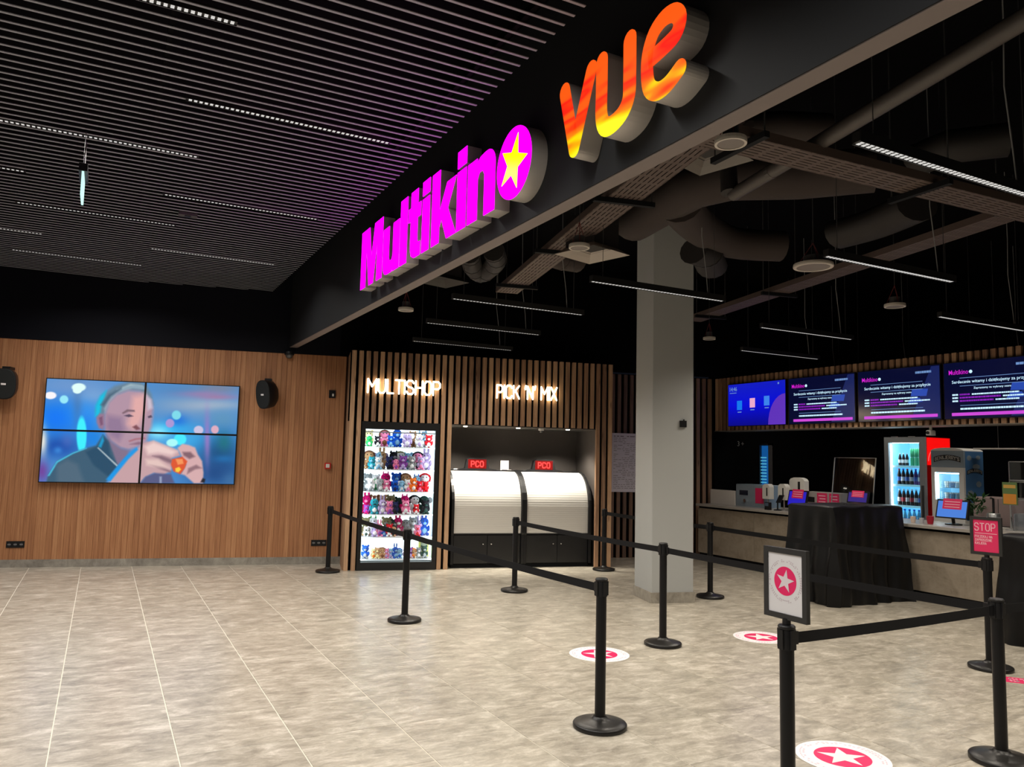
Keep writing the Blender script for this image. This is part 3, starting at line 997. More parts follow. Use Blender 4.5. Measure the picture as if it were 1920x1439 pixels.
def speaker(s, z, turn, label):
    t = thing('wall_speaker', label, 'speaker', WALL0 + D * s - N * 0.03 + Vector((0, 0, z)), TH, 'black speakers beside the video wall')
    MB().box(-.05, .05, -0.06, 0.02, -.07, .07).build('bracket', PLASTIC, t)
    c = thing('speaker_head', loc=(0, -0.09, 0), rz=turn); c.parent = t
    bpy.data.objects.remove(c)
    Rm = Matrix.Rotation(turn, 3, 'Z') @ Matrix.Rotation(math.radians(8), 3, 'X')
    def place(p):
        return Rm @ Vector(p) + Vector((0, -0.17, 0))
    mb = MB()
    loops = []
    for y_, s_ in ((0.13, .62), (0.06, .92), (-0.04, 1.0), (-0.09, 1.0)):
        loops.append([place((a * s_, y_, b__ * s_)) for a, b__ in oval(.30, .43)])
    mb.loft(loops)
    bd = mb.build('cabinet', PLASTIC, t, smooth=True)
    g = MB().loft([[place((a * s_, y_, b__ * s_)) for a, b__ in oval(.30, .43)] for y_, s_ in ((-0.09, .97), (-0.1, .93))])
    gr = g.build('grille', mat('speaker_grille', (0.006, 0.008, 0.008), 0.8), t)
    MB().add([place((a, -0.1015, b__)) for a, b__ in ((-.03, -.015), (.03, -.015), (.03, .01), (-.03, .01))], [(0, 1, 2, 3)]).build('badge', TEXTW, gr)
    MB().box(-.05, .05, -0.2, -0.02, .2, .235).build('top_bracket', PLASTIC, t)


speaker(-0.055, 2.545, math.radians(3), 'black oval wall speaker left of the video wall')
speaker(3.42, 2.545, math.radians(-46), 'black oval wall speaker right of the video wall')


def socket(s, z, n, label):
    t = thing('wall_socket', label, 'socket', WALL0 + D * s - N * 0.012 + Vector((0, 0, z)), TH, 'black wall sockets')
    wd_ = .075 * n
    box('plate', -wd_ / 2, wd_ / 2, -0.01, 0, -.045, .045, PLASTIC, t)
    for k in range(n):
        cx = -wd_ / 2 + .075 * (k + .5)
        MB().prism(circle(.022, 14, (cx, 0)), -0.013, -0.0095).build('outlet', mat('outlet_grey', (0.05, 0.05, 0.055), 0.4), t)
        MB().box(cx - .02, cx + .02, -0.0145, -0.0125, -.004, .004).build('contact', STEEL, t)


socket(0.17, 0.318, 3, 'black double wall socket low on the timber wall at the left edge')
socket(4.27, 0.318, 3, 'black wall socket low on the timber wall beside the shop front')
t = thing('security_camera', 'small dome security camera where the bulkhead meets the timber wall', 'camera', WALL0 + D * 3.70 - N * 0.06 + Vector((0, 0, 3.175)), TH)
MB().lathe([(0.065, 0.05), (0.075, 0.02), (0.07, -0.005)], 20).build('housing', PLASTIC, t, smooth=True)
MB().lathe([(0.055, -0.004), (0.05, -0.035), (0.03, -0.055), (0.004, -0.06)], 20).build('dome', mat('dome_glass', (0.08, 0.08, 0.08), 0.1), t, smooth=True)
t = thing('wall_controller', 'small black wall controller with white tag beside the shop front', 'controller', WALL0 + D * 4.37 - N * 0.012 + Vector((0, 0, 2.6)), TH)
box('plate', -.05, .05, -0.025, 0, -.06, .06, PLASTIC, t)
box('tag', .0, .025, -0.027, -0.025, -.035, .005, WHITEPL, t)
t = thing('fire_call_point', 'red fire alarm call point beside the shop front', 'alarm', WALL0 + D * 4.35 - N * 0.012 + Vector((0, 0, 1.49)), TH)
box('housing', -.045, .045, -0.05, 0, -.045, .045, mat('alarm_red', srgb(200, 20, 20), 0.4), t)
box('break_panel', -.028, .028, -0.054, -0.05, -.028, .028, WHITEPL, t)
t = thing('pillar_sensor', 'small black square sensor box on the grey pillar', 'sensor', Vector((6.22, 7.69, 2.145)), math.radians(-15))
box('housing', 0.085, .165, -0.30, -0.27, -.04, .04, PLASTIC, t)
box('knob', 0.115, .135, -0.305, -0.30, .041, .055, PLASTIC, t)
# price list poster on the rear slatted wall
t = thing('price_list', 'white printed price list board on the slatted wall behind the pillar', 'poster', REAR0 + D * -0.15 - N * 0.02 + Vector((0, 0, 1.13)), TH)
box('board', 0, 0.85, 0, 0.018, 0, 1.02, mat('poster_paper', srgb(226, 220, 232), 0.5), t)
pr = MB()
random.seed(3)
for k in range(30):
    zz = .96 - k * .031
    x_ = .03
    while x_ < .8:
        l = random.uniform(.02, .09)
        if random.random() < .72:
            pr.box(x_, x_ + l, -0.0008, 0, zz, zz + (.014 if k == 0 else .007))
        x_ += l + .02
pr.build('print', TEXTGREY, t)

# hanging exit sign, edge on
t = thing('exit_sign', 'hanging illuminated exit sign seen edge-on below the slats', 'sign', (-0.27, 6.85, 3.62))
box('housing', -.03, .03, -.17, .17, .20, .26, PLASTIC, t)
box('light_panel', -.008, .008, -.16, .16, 0.02, .2, emis('exit', srgb(190, 235, 225), 1.3), t)
for y_ in (-.12, .12):
    MB().cyl((0, y_, .26), (0, y_, .53), .003, 5).build('rod', DARKSTEEL, t)
t = thing('ceiling_sensor', 'small grey box sensor set between the ceiling slats', 'sensor', G(352, 406, 4.12))
box('housing', -.09, .09, -.05, .05, 0, .03, mat('sensor_grey', srgb(70, 68, 68), 0.6), t)
box('lens', -.03, .03, -.03, .03, -.006, 0, PLASTIC, t)

# ================================================================== QUEUE POSTS, BELTS, FLOOR STICKERS
PH = 0.93
_pb = MB().lathe([(0.168, 0.0), (0.172, 0.004), (0.172, 0.024), (0.167, 0.03), (0.12, 0.039), (0.07, 0.05), (0.05, 0.058), (0.041, 0.07)], 40).mesh('base', True)
_pp = MB().lathe([(0.034, 0.06), (0.034, PH - .1)], 24).mesh('post', True)
_hd = MB().lathe([(0.037, PH - .115), (0.037, PH - .02), (0.035, PH - .012)], 24)
for k in range(4):
    a = k * PI / 2
    c_, s_ = math.cos(a), math.sin(a)
    pts = [(0.036, -.016), (0.044, -.016), (0.044, .016), (0.036, .016)]
    _hd.add([(p * c_ - q * s_, p * s_ + q * c_, z) for z in (PH - .11, PH - .02) for p, q in pts], [(0, 1, 2, 3), (4, 5, 6, 7), (0, 1, 5, 4), (1, 2, 6, 5), (2, 3, 7, 6), (3, 0, 4, 7)])
_hd = _hd.mesh('belt_head', True)
_cp = MB().lathe([(0.04, PH - .018), (0.041, PH - .006), (0.036, PH), (0.004, PH + .001)], 24).mesh('cap', True)


def queue_post(x_, y_, label):
    t = thing('queue_post', label, 'post', (x_, y_, 0), 0, 'black belt barrier posts')
    inst('base', _pb, BASEBLK, t); inst('post', _pp, POSTBLK, t); inst('belt_head', _hd, PLASTIC, t); inst('cap', _cp, PLASTIC, t)
    return t


PO = {'a1': (2.95, 11.1), 'a2': (2.84, 7.63), 'a3': (2.91, 4.22), 'a4': (2.945, 2.72), 'b1': (4.73, 8.79), 'b2': (4.69, 5.80), 'b3': (4.74, 2.78),
      'c1': (6.90, 9.95), 'c2': (6.85, 7.55), 'c3': (6.79, 4.05), 'b4': (6.6, 2.78)}
queue_post(*PO['a1'], 'black queue post in front of the timber wall left of the shop')
queue_post(*PO['a2'], 'black queue post in front of the toy cabinet')
queue_post(*PO['a3'], 'tall near black queue post in the middle with its whole base on show')
queue_post(*PO['a4'], 'near black queue post carrying the star sign')
queue_post(*PO['b1'], 'black queue post in front of the sweet cabinets')
queue_post(*PO['b2'], 'black queue post in front of the grey pillar')
queue_post(*PO['b3'], 'near black queue post at the right edge in front of the stop sign post')
queue_post(*PO['c1'], 'farthest black queue post beside the right end of the shop')
queue_post(*PO['c2'], 'black queue post just right of the grey pillar')
queue_post(*PO['c3'], 'black queue post carrying the pink stop sign')
queue_post(*PO['b4'], 'black queue post outside the picture')


def belt(a, b_, label, hz=0.053):
    A_, B_ = Vector((*PO[a], 0)), Vector((*PO[b_], 0))
    dv = B_ - A_
    L = dv.length
    t = thing('queue_belt', label, 'belt', A_, math.atan2(dv.y, dv.x), 'black retractable queue belts')
    n = 14
    r0 = .046
    top, zc = [], PH - .066
    loops = []
    for k in range(n + 1):
        s = r0 + (L - 2 * r0) * k / n
        sag = -0.010 * L / 3 * (1 - (2 * k / n - 1) ** 2)
        loops.append([(s, -.0012, zc - hz / 2 + sag), (s, .0012, zc - hz / 2 + sag), (s, .0012, zc + hz / 2 + sag), (s, -.0012, zc + hz / 2 + sag)])
    MB().loft(loops).build('webbing', BELTBLK, t)
    for s in (r0, L - r0 - .03):
        box('belt_clip', s, s + .03, -.006, .006, zc - hz / 2 - .004, zc + hz / 2 + .004, PLASTIC, t)


belt('a1', 'a2', 'black belt crossing the toy cabinet from the timber wall')
belt('a2', 'a3', 'long black belt crossing the sweet cabinet base to the near middle post')
belt('b1', 'b2', 'black belt from the sweet cabinets to the post before the pillar')
belt('b2', 'b3', 'long black belt running behind the star sign to the right')
belt('c1', 'c2', 'far black belt passing behind the pillar')
belt('c2', 'c3', 'black belt running along the draped block to the stop sign')
belt('a4', 'b3', 'nearest black belt from the star sign post to the right post')
belt('b3', 'b4', 'short black belt leaving the picture at the right edge')


# framed signs on post tops (both face the queue, -x side)
def sign_frame(x_, y_, label, turn, wd_, h0, h1, printer):
    t = thing('post_sign', label, 'sign', (x_, y_, 0), turn)
    fb = .026
    # local: x across, y depth (front -y), z up
    MB().box(-wd_ / 2, wd_ / 2, -.012, .012, h0, h0 + fb).box(-wd_ / 2, wd_ / 2, -.012, .012, h1 - fb, h1).box(-wd_ / 2, -wd_ / 2 + fb, -.012, .012, h0 + fb, h1 - fb).box(wd_ / 2 - fb, wd_ / 2, -.012, .012, h0 + fb, h1 - fb).build('frame', mat('frame_black', (0.02, 0.02, 0.02), 0.45), t)
    MB().cyl((0, 0, PH - .002), (0, 0, h0 + .005), .02, 14).build('stem', PLASTIC, t)
    printer(t, wd_ / 2 - fb, h0 + fb, h1 - fb)
    return t


def star_badge(parent, c, R_, fn, w, ink_star=TEXTW):
    dsk = MB().prism(circle(R_, 48, c), w, w + .0006, fn).build('emblem_disc', PINK, parent)
    ringm = MB()
    random.seed(5)
    for ring, hh in ((1.32, .07), (1.45, .05)):
        n = 54
        for k in range(n):
            if random.random() < .25:
                continue
            a0, a1 = 2 * PI * k / n, 2 * PI * (k + .6) / n
            ringm.prism([(c[0] + R_ * ring * math.cos(a0), c[1] + R_ * ring * math.sin(a0)), (c[0] + R_ * ring * math.cos(a1), c[1] + R_ * ring * math.sin(a1)),
                         (c[0] + R_ * (ring + hh) * math.cos(a1), c[1] + R_ * (ring + hh) * math.sin(a1)), (c[0] + R_ * (ring + hh) * math.cos(a0), c[1] + R_ * (ring + hh) * math.sin(a0))], w, w + .0006, fn)
    ringm.build('ring_lettering', ink_star if ink_star is not TEXTW else TEXTP, parent)
    return dsk


def print_star(t, hwid, z0, z1):
    box('paper', -hwid, hwid, -.006, .004, z0, z1, mat('sign_paper', srgb(214, 212, 214), 0.35), t)
    fn = lambda u_, v_, w_: (u_, -.006 - w_, v_)
    zc = (z0 + z1) / 2 + .012
    d_ = star_badge(t, (0, zc), .068, fn, 0.0002, mat('ring_grey', srgb(188, 172, 180), .5))
    MB().prism(star_poly(.056, .0215, math.radians(80), (0, zc)), .0012, .0018, fn).build('star', mat('sign_star', srgb(216, 205, 210), .4), d_)


def print_stop(t, hwid, z0, z1):
    box('paper', -hwid, hwid, -.006, .004, z0, z1, PINKSIGN, t)
    fn = lambda u_, v_, w_: (u_, -.006 - w_, v_)
    H_ = z1 - z0
    for word, hh, zz, th, wf, gp in (('STOP', .062, z1 - .092, .0075, .82, .22), ('POCZEKAJ NA', .019, z1 - .152, .0035, .8, .24), ('ZAPROSZENIE', .019, z1 - .181, .0035, .8, .24), ('KASJERA', .019, z1 - .21, .0035, .8, .24)):
        lay, w_ = stroke_layout(word, hh, gp, wf)
        mb = MB()
        for c, sts in lay:
            for l in sts:
                stroke_flat(mb, [(-hwid + .012 + p[0], zz + p[1]) for p in l], th, fn, 0.0002, 0.0012)
        mb.build('lettering', TEXTP, t)
    box('rule', -hwid + .012, hwid - .012, -.0072, -.006, z1 - .118, z1 - .113, TEXTP, t)


sign_frame(*PO['a4'], 'black framed white sign with pink star emblem on the near post', -PI / 2, 0.262, 0.955, 1.29, print_star)
sign_frame(*PO['c3'], 'black framed pink STOP sign on the post before the counter', math.radians(-80), 0.25, 0.95, 1.275, print_stop)


def floor_sticker(x_, y_, rot, label):
    t = thing('floor_sticker', label, 'sticker', (x_, y_, 0.0), rot, 'round floor stickers')
    MB().lathe([(0.262, 0.0), (0.262, 0.0012)], 48).build('disc', mat('sticker_white', srgb(240, 236, 238), .45), t)
    fn = lambda u_, v_, w_: (u_, v_, w_)
    d_ = star_badge(t, (0, 0), .158, fn, .0013)
    MB().prism(star_poly(.14, .056, math.radians(52)), .002, .0026, fn).build('star', TEXTW, d_)


floor_sticker(3.93, 3.22, 0.0, 'nearest round white floor sticker with pink star disc')
floor_sticker(3.95, 5.75, 0.4, 'round pink star floor sticker behind the near middle post')
floor_sticker(5.80, 5.68, 0.2, 'round pink star floor sticker left of the star sign')
t = thing('floor_strip', 'pink floor strip lettered STOP at the right edge', 'sticker', (6.56, 3.83, 0), math.radians(-52))
box('strip', 0, 1.0, -.09, .09, 0, .0012, PINKSIGN, t)
lay, w_ = stroke_layout('STOP', .1, .25, .9)
mb = MB()
for c, sts in lay:
    for l in sts:
        stroke_flat(mb, [(.06 + p[0], -.05 + p[1]) for p in l], .016, lambda u_, v_, w: (u_, v_, w), .0013, .002)
mb.build('lettering', TEXTP, t)
# ================================================================== TOY CABINET
SHELFW = mat('white_shelf', (0.80, 0.86, 0.88), 0.35)
vc = thing('toy_cabinet', 'tall black framed lit display cabinet full of plush toys', 'cabinet', SHOP0, TH)
U0, U1, ZB, ZT = 0.262, 1.300, 0.115, 2.055
DB = 0.46
MB().box(0.205, U0, -0.01, 0.02, 0, 2.165).box(U1, 1.362, -0.01, 0.02, 0, 2.165).box(U0, U1, -0.01, 0.02, 0, ZB).box(U0, U1, -0.01, 0.02, ZT, 2.165).box(0.205, 0.215, 0.02, 0.5, 0, 2.165).box(1.352, 1.362, 0.02, 0.5, 0, 2.165).box(0.215, 1.352, 0.02, 0.5, 0, .07).box(0.215, 1.352, 0.02, 0.5, 2.12, 2.165).build('frame', mat('cabinet_black', (0.008, 0.008, 0.009), 0.35), vc)
box('back_panel', .216, 1.351, DB, DB + .02, .08, 2.11, mat('glowing_back_panel', (0.8, 0.85, 0.87), 0.5, emit=(0.80, 0.97, 1.0), es=1.5), vc)  # panel glows by itself, standing in for the cabinet's inner lighting
box('side_lining', .216, .22, 0.07, DB, .08, 2.11, SHELFW, vc)
box('side_lining', 1.347, 1.351, 0.07, DB, .08, 2.11, SHELFW, vc)
SHZ = [1.80, 1.463, 1.135, 0.80, 0.47, 0.150]
LED = emis('added_cabinet_led', (0.9, 0.98, 1.0), 24)
for z_ in SHZ:
    box('shelf', .222, 1.345, 0.08, DB, z_ - .014, z_, SHELFW, vc)
for x_ in (U0 - .02, U1 + .02):  # strips added out of sight behind the frame lip to light the toys' fronts
    box('light_strip', x_ - .014, x_ + .014, 0.024, 0.04, ZB, ZT, LED, vc)
box('light_strip', U0, U1, 0.024, 0.045, ZT + .008, ZT + .03, LED, vc)
box('shelf_rail', U0, U1, 0.03, 0.045, ZT - .05, ZT - .035, STEEL, vc)
box('glass_door', U0, U1, 0.0, 0.006, ZB, ZT, GLASS, vc)

SPH = MB().sphere((0, 0, 0), 1.0, 10, 7).mesh('plush_ball', True)
CONE = MB().lathe([(1.0, 0), (.75, .9), (.3, 1.7), (.02, 2.0)], 8).mesh('plush_ear', True)


def fluff(name, c):
    if name in _mats:
        return _mats[name]
    m = mat(name, c, 0.95, spec=0.1)
    nd, lk, b = nodes(m)
    n = nd.new('ShaderNodeTexNoise'); n.inputs['Scale'].default_value = 60
    bp = nd.new('ShaderNodeBump'); bp.inputs['Strength'].default_value = 0.4
    lk.new(n.outputs[0], bp.inputs['Height']); lk.new(bp.outputs[0], b.inputs['Normal'])
    return m


CN = {'white': (225, 228, 232), 'cream': (232, 222, 170), 'yellow': (232, 200, 70), 'green': (40, 165, 90), 'black': (28, 28, 34), 'pink': (226, 130, 170),
      'magenta': (206, 20, 110), 'royal blue': (24, 84, 190), 'light blue': (130, 180, 214), 'teal': (36, 140, 160), 'lilac': (176, 160, 205), 'purple': (130, 70, 160),
      'brown': (128, 84, 60), 'tan': (190, 150, 110), 'grey': (140, 146, 150), 'navy': (38, 44, 84), 'dark green': (40, 66, 60), 'red': (204, 30, 40), 'orange': (226, 116, 40), 'olive': (130, 124, 90)}
EYE = mat('toy_eye', (0.01, 0.01, 0.01), 0.15)


def plush(kind, c1, c2, u, y, z, h, label, turn=0.0):
    t = thing('plush_' + kind, label, 'toy', SHOP0 + D * u + N * y + Vector((0, 0, z)), TH + turn, 'plush toys in the lit cabinet')
    A_, B_ = fluff('plush_' + c1.replace(' ', '_'), srgb(*CN[c1])), fluff('plush_' + c2.replace(' ', '_'), srgb(*CN[c2]))

    def s(nm, x_, y_, z_, rx, ry, rz_, m, me=SPH):
        return inst(nm, me, m, t, (x_ * h, y_ * h, z_ * h), None, (rx * h, ry * h, rz_ * h))
    s('body', 0, 0, .27, .23, .19, .27, A_)
    s('belly', 0, -.09, .25, .15, .12, .18, B_)
    hd_ = s('head', 0, -.02, .68, .25, .21, .23, A_)
    for q in (-1, 1):
        s('arm', q * .23, -.06, .36, .075, .08, .16, A_)
        s('leg', q * .15, -.17, .08, .09, .14, .085, B_ if kind == 'bear' else A_)
        s('eye', q * .085, -.205, .73, .03, .02, .036, EYE)
        if kind == 'bear':
            s('ear', q * .19, 0, .88, .08, .05, .08, A_)
        elif kind == 'rabbit':
            s('ear', q * .1, .01, 1.02, .06, .04, .2, A_)
        elif kind == 'cat':
            s('ear', q * .15, 0, .83, .08, .05, .08, A_, CONE)
        elif kind == 'elephant':
            s('ear', q * .29, .02, .68, .14, .03, .17, B_)
        elif kind == 'doll':
            s('pigtail', q * .24, .03, .66, .08, .08, .2, B_)
        elif kind == 'monster':
            s('horn', q * .12, 0, .86, .05, .05, .09, B_, CONE)
    if kind == 'elephant':
        s('trunk', 0, -.24, .56, .05, .08, .14, A_)
    elif kind == 'doll':
        s('hair', 0, .03, .76, .27, .21, .19, B_)
    elif kind == 'monster':
        s('mouth', 0, -.19, .58, .1, .04, .04, EYE)
    else:
        s('muzzle', 0, -.19, .62, .1, .07, .08, B_)
    return t


ROWS = [  # kind, colour, second colour, u fraction, back row?, height
    [('bear', 'cream', 'white', .05, 1, .2), ('monster', 'green', 'white', .05, 0, .13), ('bear', 'black', 'white', .17, 0, .13), ('doll', 'pink', 'brown', .29, 1, .21), ('bear', 'royal blue', 'light blue', .37, 0, .14), ('rabbit', 'royal blue', 'light blue', .48, 1, .225), ('elephant', 'lilac', 'white', .62, 0, .19), ('cat', 'tan', 'brown', .72, 1, .2), ('rabbit', 'white', 'lilac', .80, 0, .17), ('bear', 'light blue', 'white', .87, 1, .21), ('bear', 'red', 'white', .95, 0, .16)],
    [('doll', 'tan', 'brown', .07, 1, .24), ('cat', 'teal', 'light blue', .10, 0, .15), ('elephant', 'light blue', 'lilac', .24, 1, .22), ('rabbit', 'tan', 'white', .26, 1, .27), ('bear', 'white', 'light blue', .2, 0, .15), ('bear', 'navy', 'black', .36, 0, .16), ('cat', 'black', 'grey', .44, 1, .27), ('elephant', 'pink', 'purple', .46, 0, .13), ('bear', 'purple', 'lilac', .57, 0, .17), ('doll', 'white', 'olive', .54, 1, .25), ('bear', 'light blue', 'white', .66, 1, .21), ('cat', 'grey', 'white', .70, 0, .17), ('doll', 'pink', 'black', .81, 1, .24), ('bear', 'lilac', 'pink', .84, 0, .16), ('rabbit', 'lilac', 'white', .94, 1, .23)],
    [('cat', 'grey', 'white', .06, 1, .21), ('bear', 'white', 'grey', .1, 0, .16), ('bear', 'white', 'green', .18, 1, .2), ('elephant', 'grey', 'white', .24, 0, .16), ('monster', 'magenta', 'pink', .33, 1, .28), ('bear', 'pink', 'white', .33, 0, .14), ('bear', 'royal blue', 'light blue', .49, 1, .29), ('cat', 'royal blue', 'navy', .46, 0, .14), ('elephant', 'light blue', 'white', .56, 0, .14), ('doll', 'tan', 'brown', .63, 1, .22), ('bear', 'white', 'pink', .65, 0, .15), ('cat', 'orange', 'white', .73, 0, .17), ('monster', 'light blue', 'royal blue', .80, 1, .2), ('bear', 'red', 'pink', .83, 0, .13), ('doll', 'white', 'red', .93, 1, .23), ('bear', 'red', 'red', .92, 0, .13)],
    [('rabbit', 'magenta', 'pink', .06, 1, .26), ('bear', 'purple', 'magenta', .05, 0, .11), ('monster', 'teal', 'white', .16, 0, .19), ('bear', 'brown', 'pink', .18, 1, .25), ('rabbit', 'lilac', 'white', .28, 0, .18), ('bear', 'tan', 'grey', .29, 1, .25), ('bear', 'pink', 'purple', .39, 0, .16), ('cat', 'olive', 'yellow', .42, 1, .24), ('bear', 'navy', 'black', .47, 0, .15), ('bear', 'dark green', 'black', .55, 1, .2), ('monster', 'magenta', 'magenta', .63, 1, .29), ('bear', 'pink', 'white', .63, 0, .17), ('doll', 'white', 'black', .78, 1, .28), ('bear', 'red', 'white', .79, 0, .12), ('elephant', 'dark green', 'grey', .93, 1, .24), ('bear', 'black', 'dark green', .93, 0, .17)],
    [('bear', 'olive', 'tan', .06, 1, .22), ('cat', 'white', 'dark green', .06, 0, .12), ('monster', 'white', 'green', .17, 1, .28), ('elephant', 'lilac', 'white', .19, 0, .17), ('rabbit', 'pink', 'purple', .25, 0, .16), ('cat', 'royal blue', 'light blue', .32, 0, .12), ('bear', 'olive', 'grey', .37, 1, .25), ('bear', 'red', 'white', .4, 0, .15), ('doll', 'tan', 'black', .46, 0, .13), ('bear', 'dark green', 'grey', .5, 1, .2), ('rabbit', 'magenta', 'white', .54, 1, .28), ('elephant', 'grey', 'pink', .66, 1, .2), ('cat', 'grey', 'white', .77, 1, .24), ('bear', 'pink', 'red', .82, 0, .14), ('rabbit', 'lilac', 'light blue', .87, 1, .19), ('rabbit', 'royal blue', 'light blue', .94, 1, .24)],
    [('bear', 'royal blue', 'grey', .06, 0, .16), ('cat', 'cream', 'orange', .18, 0, .12), ('bear', 'tan', 'cream', .24, 0, .13), ('doll', 'tan', 'brown', .31, 0, .13), ('cat', 'pink', 'lilac', .37, 0, .12), ('bear', 'light blue', 'lilac', .43, 0, .12), ('rabbit', 'royal blue', 'light blue', .50, 0, .14), ('doll', 'light blue', 'royal blue', .56, 0, .12), ('cat', 'lilac', 'white', .66, 0, .13), ('bear', 'purple', 'lilac', .72, 0, .13), ('doll', 'tan', 'orange', .77, 0, .12), ('cat', 'grey', 'white', .85, 0, .13), ('bear', 'dark green', 'grey', .93, 0, .15)]]
ORD = ['top', 'second', 'third', 'fourth', 'fifth', 'bottom']
NTH = ['first', 'second', 'third', 'fourth', 'fifth', 'sixth', 'seventh', 'eighth', 'ninth', 'tenth']
seen = {}
random.seed(11)
for ri, row in enumerate(ROWS):
    row = sorted(row, key=lambda r: r[3])
    cnt = {}
    for r in row:
        cnt[(r[0], r[1])] = cnt.get((r[0], r[1]), 0) + 1
    for kd, c1, c2, fu, back, hh in row:
        lb = '%s plush %s with %s details on the %s shelf' % (c1, kd, c2 + (' coloured' if c2 == c1 else ''), ORD[ri])
        if c1 == c2:
            lb = 'all %s plush %s on the %s shelf' % (c1, kd, ORD[ri])
        plush(kd, c1, c2, U0 + .02 + fu * (U1 - U0 - .04), .33 if back else .17, SHZ[ri], min(hh * 1.32, .295), lb, random.uniform(-.25, .25))
t = thing('toy_box', 'small yellow boxed toy standing on the bottom cabinet shelf', 'toy', SHOP0 + D * (U0 + .93 * (U1 - U0)) + N * .36 + Vector((0, 0, SHZ[5])), TH)
box('carton', -.075, .075, -.04, .04, 0, .26, mat('toy_carton', srgb(214, 214, 110), .5), t)
box('window', -.05, .05, -.042, -.04, .15, .23, mat('carton_window', srgb(130, 140, 120), .3), t)

# ================================================================== SWEET CABINETS
ALU = mat('shutter_aluminium', (0.66, 0.64, 0.60), 0.45, 0.2)
LEDR = emis('led_red', (1.0, 0.02, 0.02), 3.0)


def shutter_profile(n=34):
    pts = [(0.10, 0.52 + k * 0.033) for k in range(14)]
    z0 = pts[-1][1]
    for k in range(1, n - 13):
        a = k / (n - 14) * PI / 2 * .93
        pts.append((0.10 + .52 * (1 - math.cos(a)), z0 + (1.455 - z0) * math.sin(a) / math.sin(PI / 2 * .93)))
    return pts


SHP = shutter_profile()


def sweet_cabinet(ua, ub, pco_u, label):
    t = thing('sweet_cabinet', label, 'cabinet', SHOP0, TH, 'sweet cabinets in the alcove')
    mb = MB()
    x0, x1 = ua + .045, ub - .045
    for (y0_, z0_), (y1_, z1_) in zip(SHP[:-1], SHP[1:]):
        dy, dz = y1_ - y0_, z1_ - z0_
        l = math.hypot(dy, dz)
        ny_, nz_ = -dz / l * .0016, dy / l * .0016
        ym, zm = (y0_ + y1_) / 2 + ny_, (z0_ + z1_) / 2 + nz_
        mb.add([(x0, y0_, z0_), (x1, y0_, z0_), (x1, ym, zm), (x0, ym, zm), (x1, y1_, z1_), (x0, y1_, z1_)], [(0, 1, 2, 3), (3, 2, 4, 5)])
    sh = mb.build('roller_shutter', ALU, t)
    sm = sh.modifiers.new('thickness', 'SOLIDIFY'); sm.thickness = .008
    box('pull_bar', x0, x1, .085, .1, .5, .52, PLASTIC, t)
    cheek = [(0.06, 0.06), (0.06, .5)] + [(y_ - .05 if z_ < 1.2 else y_ - .03, z_ + .012) for y_, z_ in SHP[::3]] + [(.66, 1.47), (.95, 1.47), (.95, .06)]
    for x_ in (ua, ub - .04):
        MB().prism([(p, q) for p, q in cheek], x_, x_ + .04, lambda u_, v_, w_: (w_, u_, v_)).build('side_cheek', PLASTIC, t)
    box('plinth', ua + .02, ub - .02, .13, .93, 0, .06, BLACK, t)
    mid = (ua + ub) / 2
    for a, b_ in ((ua + .05, mid - .004), (mid + .004, ub - .05)):
        d_ = box('door', a, b_, .09, .11, .07, .49, mat('cabinet_door', (0.010, 0.010, 0.011), .35), t)
        MB().sphere((b_ - .06 if a < mid - .1 else a + .06, .085, .36), .012).build('lock', CHROME, d_)
    box('carcass', ua + .04, ub - .04, .13, .94, .06, .5, BLACK, t)
    box('top_ledge', ua + .02, ub - .02, .6, .95, 1.455, 1.475, PLASTIC, t)
    w = .15
    hump = [(pco_u - .34, 1.475), (pco_u - .2, 1.5), (pco_u - w - .02, 1.64), (pco_u - w + .02, 1.66), (pco_u + w - .02, 1.66), (pco_u + w + .02, 1.64), (pco_u + .2, 1.5), (pco_u + .34, 1.475)]
    hp = MB().prism(hump, .62, .72).build('display_housing', PLASTIC, t)
    lay, wd_ = stroke_layout('PCO', .085, .28, 1.0)
    led = MB()
    for c, sts in lay:
        for l in sts:
            stroke_flat(led, [(pco_u - wd_ / 2 + p[0], 1.525 + p[1]) for p in l], .016, lambda u_, v_, w_: (u_, .617 - w_, v_), 0, .003)
    pn = box('display_panel', pco_u - w, pco_u + w, .617, .62, 1.495, 1.64, mat('led_panel', (.05, 0, 0), .3, emit=(.5, 0, 0), es=.35), t)
    led.build('led_digits', LEDR, pn)
    for x_ in (ua + .12, ub - .14):
        MB().cyl((x_, .66, 1.475), (x_ + .07, .66, 1.475), .014, 8).build('hinge', CHROME, t)
    return t


sweet_cabinet(1.595, 2.735, 2.09, 'left sweet cabinet with curved roller shutter and red LED display')
sweet_cabinet(2.737, 3.835, 3.21, 'right sweet cabinet with curved roller shutter and red LED display')
t = thing('price_tag_stand', 'small white upright card standing between the sweet cabinets', 'card', SHOP0 + D * 2.56 + N * .7 + Vector((0, 0, 1.475)), TH)
box('card', -.068, .068, -.012, 0, 0, .155, WHITEPL, t)
box('foot', -.05, .05, -.03, .03, 0, .008, PLASTIC, t)
t = thing('security_camera', 'small dome camera under the alcove soffit above the right sweet cabinet', 'camera', SHOP0 + D * 2.99 + N * .09 + Vector((0, 0, 2.15)), TH)
MB().lathe([(.045, 0), (.045, -.03), (.038, -.035)], 18).build('housing', WHITEPL, t, smooth=True)
MB().sphere((0, 0, -.04), .032).build('dome', mat('dome_dark', (.05, .05, .05), .1), t, smooth=True)

# ================================================================== SNACK BAR COUNTER
CX, CZ = 9.28, 0.955


def atX(px, py, X):
    d = ray(px, py)
    return CAM + d * ((X - CAM.x) / d.x)


